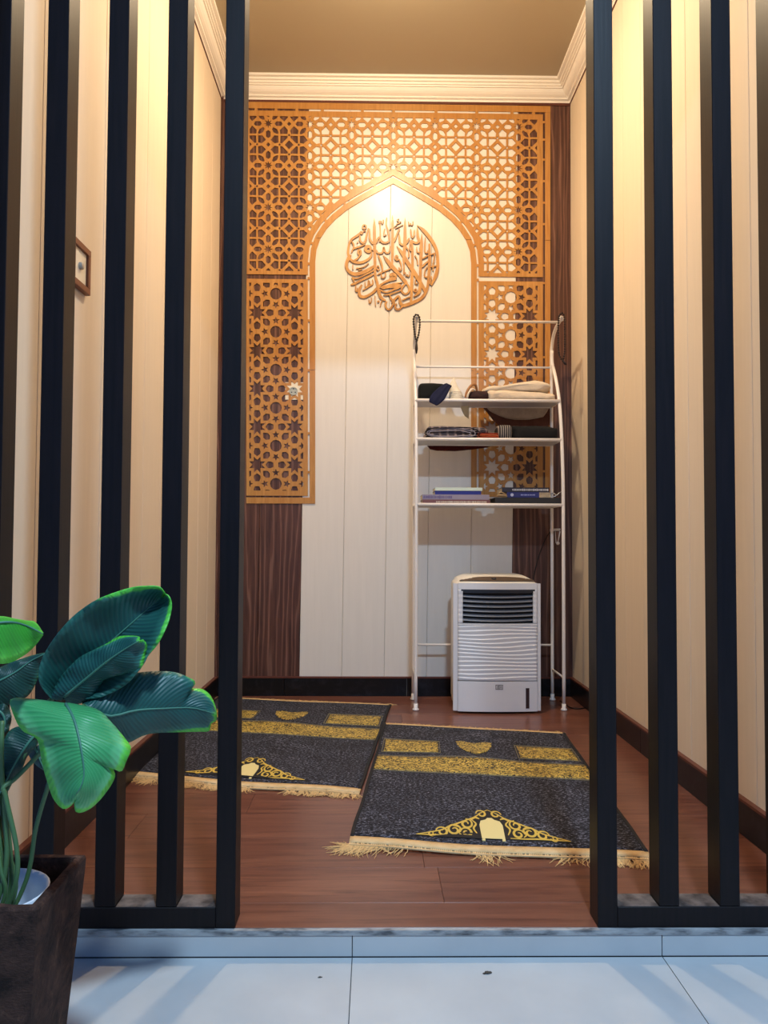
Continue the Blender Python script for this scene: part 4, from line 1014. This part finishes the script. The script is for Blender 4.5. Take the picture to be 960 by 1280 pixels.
levels = [(HZ, .126), (HZ+.1, .142), (HZ+.2, .158), (zr-.02, wd-.003), (zr-.004, wd), (zr, wd-.004), (zr, wd-.024), (zr-.006, wd-.028), (zr-.09, wd-.034)]
rings = []
for li, (z, s) in enumerate(levels):
    r_ = []
    for p in sq(z, s):
        q = Vector(p); nn = noise.noise(Vector((p[0]*40, p[1]*40, p[2]*25+li))); q.x += nn*.0012; q.y += nn*.0012; q.z += (nn*.0025 if li in (4, 5, 6) else 0); r_.append(bm.verts.new(q))
    rings.append(r_)
for a, b in zip(rings, rings[1:]):
    for k in range(24): bm.faces.new((a[k], a[(k+1) % 24], b[(k+1) % 24], b[k]))
bm.faces.new(rings[0][::-1]); bm.faces.new(rings[-1]); fin('pot_wall', bm, m_pot, pot)
bc_ = Vector((-.541, 1.112, .176))
bowl = thing('white_bowl', bc_, 'white plastic bowl set inside the dark planter', 'bowl')
bm = bmesh.new(); prof = [(.03, 0), (.045, .005), (.062, .03), (.073, .062), (.078, .082), (.0755, .083), (.07, .062), (.058, .03), (.04, .010)]
lathe(bm, prof, bc_, 32); fin('bowl_shell', bm, plain('white_glazed', (226, 230, 236), .25), bowl, True)
tl = Matrix.Rotation(radians(-5), 4, 'Y')
bm = bmesh.new()
for k in range(26):
    a = random.uniform(0, 2*pi); r = random.uniform(0, .038); bmesh.ops.create_icosphere(bm, subdivisions=1, radius=random.uniform(.004, .008), matrix=Matrix.Translation((bc_.x+r*cos(a), bc_.y+r*sin(a), bc_.z+.012+random.uniform(0, .006))))
tag(fin('pebbles', bm, plain('dark_pebbles', (44, 44, 48), .6), None, True), 'small dark pebbles in the white bowl', 'pebbles', kind='stuff')

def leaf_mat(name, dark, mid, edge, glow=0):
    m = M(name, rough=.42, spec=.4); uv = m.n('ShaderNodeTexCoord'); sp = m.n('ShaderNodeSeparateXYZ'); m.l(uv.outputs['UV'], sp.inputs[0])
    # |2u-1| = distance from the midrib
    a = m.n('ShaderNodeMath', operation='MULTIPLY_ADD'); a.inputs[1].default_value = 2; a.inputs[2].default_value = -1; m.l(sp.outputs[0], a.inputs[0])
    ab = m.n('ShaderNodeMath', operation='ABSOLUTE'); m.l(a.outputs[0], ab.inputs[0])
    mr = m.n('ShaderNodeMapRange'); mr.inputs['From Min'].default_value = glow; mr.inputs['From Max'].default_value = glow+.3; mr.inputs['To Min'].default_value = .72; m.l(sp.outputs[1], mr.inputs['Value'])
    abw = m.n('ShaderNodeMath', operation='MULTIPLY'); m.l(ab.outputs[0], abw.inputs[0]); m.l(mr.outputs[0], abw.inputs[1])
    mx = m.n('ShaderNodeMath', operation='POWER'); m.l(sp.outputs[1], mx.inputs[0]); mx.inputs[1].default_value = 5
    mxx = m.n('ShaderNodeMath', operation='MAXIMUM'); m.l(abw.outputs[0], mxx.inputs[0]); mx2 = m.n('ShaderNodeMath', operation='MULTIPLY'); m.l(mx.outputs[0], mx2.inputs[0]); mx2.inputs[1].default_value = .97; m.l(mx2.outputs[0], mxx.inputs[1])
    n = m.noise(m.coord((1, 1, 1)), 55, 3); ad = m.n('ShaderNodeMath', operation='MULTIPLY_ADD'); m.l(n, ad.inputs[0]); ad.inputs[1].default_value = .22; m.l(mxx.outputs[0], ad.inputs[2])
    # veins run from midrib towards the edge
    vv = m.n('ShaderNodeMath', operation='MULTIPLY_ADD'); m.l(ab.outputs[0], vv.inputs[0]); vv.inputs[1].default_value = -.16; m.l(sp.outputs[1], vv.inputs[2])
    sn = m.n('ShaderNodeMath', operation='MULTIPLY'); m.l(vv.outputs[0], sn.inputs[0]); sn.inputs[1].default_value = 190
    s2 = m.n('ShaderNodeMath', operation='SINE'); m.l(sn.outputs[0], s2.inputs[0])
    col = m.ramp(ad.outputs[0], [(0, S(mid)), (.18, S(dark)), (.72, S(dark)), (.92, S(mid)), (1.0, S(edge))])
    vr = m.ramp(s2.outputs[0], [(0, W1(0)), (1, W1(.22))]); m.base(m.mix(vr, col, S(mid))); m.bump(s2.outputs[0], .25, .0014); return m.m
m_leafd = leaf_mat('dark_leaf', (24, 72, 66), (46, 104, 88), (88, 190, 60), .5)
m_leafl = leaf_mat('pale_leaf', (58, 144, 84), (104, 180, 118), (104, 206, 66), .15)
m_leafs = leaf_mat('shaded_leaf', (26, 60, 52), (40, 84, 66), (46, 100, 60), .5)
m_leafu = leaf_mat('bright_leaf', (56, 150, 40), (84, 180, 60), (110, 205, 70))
m_stem = plain('green_stem', (70, 104, 62), .5); m_rib = plain('pale_rib', (66, 118, 96), .5)
plant = thing('broad_leaf_plant', (bc_.x, bc_.y, bc_.z+.012), 'artificial broad green leaf plant with long stems rising from the white bowl', 'plant')
def pl(pts, t):
    L = [0]
    for a, b in zip(pts, pts[1:]): L.append(L[-1]+(b-a).length)
    s = t*L[-1]
    for i in range(len(pts)-1):
        if s <= L[i+1] or i == len(pts)-2: return pts[i].lerp(pts[i+1], min(1, (s-L[i])/(L[i+1]-L[i]+1e-9)))
def leaf(mid, left, right, mt, curve=.02, nu=12, nv=30, label=None):
    """mid: (x,y,depth) in photo crop pixels (3.31x, origin 0,720); left/right: edge outlines from base to tip (x,y)."""
    c = lambda q: Vector((q[0]/3.31, 720+q[1]/3.31, q[2] if len(q) > 2 else 0))
    M_ = spline([c(q) for q in mid], 6); L_ = [c(q) for q in left]; R_ = [c(q) for q in right]
    L_ = spline([(p.x, p.y, 0) for p in L_], 4); R_ = spline([(p.x, p.y, 0) for p in R_], 4)
    bm = bmesh.new()
    def f(a, b):
        m_ = pl(M_, b); e = pl(L_, b) if a < .5 else pl(R_, b); k = abs(2*a-1)
        x = m_.x+(e.x-m_.x)*k; y = m_.y+(e.y-m_.y)*k
        d = m_.z + curve*(k**1.6) + (.004*k*sin(b*23+(2 if a < .5 else 0))) + .0011*sin((b-.13*k)*95)*k
        return P(x, y, d)
    grid(bm, f, nu*2 if nu % 2 else nu, nv*2, True)
    for fc in bm.faces: pass
    me = bpy.data.meshes.new('leaf'); bm.to_mesh(me); bm.free(); o = link('leaf', me, mt, plant, True)
    s = o.modifiers.new('s', 'SOLIDIFY'); s.thickness = .0016; s.offset = 0
    if label: o['label'] = label
    bm = bmesh.new(); pts = [P(pl(M_, t_/14).x, pl(M_, t_/14).y, pl(M_, t_/14).z-.0012) for t_ in range(15)]
    tube(bm, pts, [.0022*(1-.7*k/14) for k in range(15)], 6); r = fin('midrib', bm, m_rib, None, True); r.parent = o; return o
leaf([(225,500,1.16),(330,400,1.15),(440,290,1.14),(545,195,1.14),(640,110,1.15),(685,75,1.16)],
     [(215,510),(170,455),(160,400),(180,330),(230,250),(300,170),(380,110),(450,78),(545,48),(610,42),(660,45),(685,75)],
     [(235,510),(330,510),(420,500),(520,450),(590,370),(612,330),(650,285),(680,230),(700,180),(710,120),(700,85),(685,75)], m_leafd, -.03, label='large upright dark leaf at the top')
leaf([(265,500,1.12),(350,430,1.11),(440,355,1.10),(520,300,1.095),(575,268,1.09)],
     [(255,515),(215,500),(250,420),(320,345),(380,310),(440,282),(490,252),(540,248),(575,252),(580,258)],
     [(275,525),(340,525),(400,480),(430,430),(500,408),(560,402),(590,370),(602,320),(608,285),(590,262)], m_leafd, .015, label='smaller dark leaf with bright tip in the middle')
leaf([(350,535,1.11),(450,580,1.12),(560,556,1.14),(680,548,1.16),(800,546,1.18),(888,570,1.19)],
     [(340,530),(385,480),(440,445),(500,420),(560,402),(640,394),(720,398),(770,415),(808,438),(792,465),(835,468),(870,495),(892,545),(896,585)],
     [(350,545),(440,610),(490,655),(528,688),(590,660),(650,648),(740,645),(820,643),(864,640),(872,612),(893,598),(896,590)], m_leafd, .02, label='dark leaf reaching to the right')
leaf([(272,528,1.06),(305,590,1.035),(325,660,1.02),(340,740,1.01),(348,820,1.005),(335,870,1.00),(315,905,1.0)],
     [(262,526),(150,512),(48,508),(52,560),(90,635),(150,668),(165,710),(180,790),(205,875),(225,925),(262,962),(298,945),(315,908)],
     [(285,526),(400,552),(465,612),(520,678),(541,714),(520,770),(502,808),(468,795),(474,835),(430,905),(375,960),(320,978),(308,940),(315,908)], m_leafl, .03, label='pale green leaf drooping forwards')
leaf([(-180,260,.97),(-60,205,.97),(40,190,.98),(110,205,1.0),(178,240,1.01)],
     [(-180,250),(-80,180),(0,168),(60,178),(110,186),(145,192),(178,236)],
     [(-180,300),(-80,350),(0,362),(50,355),(110,320),(150,280),(178,242)], m_leafu, .012, label='bright green leaf cut off by the left edge')
leaf([(-120,470,1.17),(-20,440,1.17),(60,400,1.18),(130,350,1.19),(190,320,1.19)],
     [(-120,450),(-60,410),(0,378),(70,350),(140,328),(190,318)],
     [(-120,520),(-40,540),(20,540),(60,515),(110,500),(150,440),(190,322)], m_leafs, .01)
leaf([(160,640,1.13),(110,700,1.12),(60,780,1.11),(10,880,1.10),(-15,930,1.09)],
     [(160,640),(100,620),(40,640),(10,700),(-10,780),(-30,860),(-18,930)],
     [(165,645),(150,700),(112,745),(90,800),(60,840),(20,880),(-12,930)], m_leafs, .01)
leaf([(110,640,1.15),(140,700,1.15),(165,760,1.15),(182,800,1.15)],
     [(108,640),(110,690),(120,740),(150,780),(180,802)],
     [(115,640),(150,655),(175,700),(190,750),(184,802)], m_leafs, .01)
leaf([(-30,560,1.14),(0,560,1.14),(20,600,1.14),(5,680,1.13)],
     [(-40,560),(-40,600),(-30,650),(0,685)],
     [(-20,540),(20,530),(45,570),(40,620),(10,682)], m_leafs, .01)
bx_ = bc_.x; by_ = bc_.y; bz = bc_.z+.015
def stem(pts, r=.0035):
    bm = bmesh.new(); tube(bm, spline(pts, 6), r, 7); fin('stem', bm, m_stem, plant, True)
def PP(x, y, d): return P(x/3.31, 720+y/3.31, d)
base = lambda dx, dy: Vector((bx_+dx, by_+dy, bz))
stem([base(.012, .0), P(33, 1100, 1.11), P(45, 1035, 1.10), P(60, 983, 1.09), PP(230, 760, 1.09), PP(250, 650, 1.10), PP(262, 530, 1.08)], .0032)
stem([base(.004, .01), P(14, 1100, 1.12), P(4, 990, 1.12), PP(0, 800, 1.13), PP(60, 680, 1.15), PP(160, 560, 1.155), PP(225, 500, 1.165)], .0036)
stem([base(-.004, -.01), P(8, 1080, 1.10), P(2, 960, 1.10), PP(6, 700, 1.10), PP(8, 600, 1.11)], .0036)
stem([base(.008, -.008), P(22, 1090, 1.09), P(8, 1000, 1.09), P(4, 985, 1.09), PP(60, 840, 1.10), PP(130, 770, 1.11), PP(250, 640, 1.11), PP(350, 535, 1.105)], .0034)
stem([base(-.01, .004), P(2, 1100, 1.11), P(-8, 1000, 1.11), P(-20, 900, 1.10), P(-40, 850, 1.05), P(-56, 800, .98)], .0036)
stem([base(.0, .014), P(10, 1110, 1.13), P(0, 1040, 1.13), P(-4, 1000, 1.10)], .003)
stem([base(.010, .010), P(20, 1110, 1.13), P(10, 1060, 1.13), P(2, 1000, 1.12), PP(30, 880, 1.12), PP(90, 760, 1.12), PP(120, 700, 1.13)], .003)
stem([base(-.006, -.004), P(6, 1120, 1.10), P(0, 1080, 1.10), P(-12, 980, 1.13), P(-30, 870, 1.17)], .003)
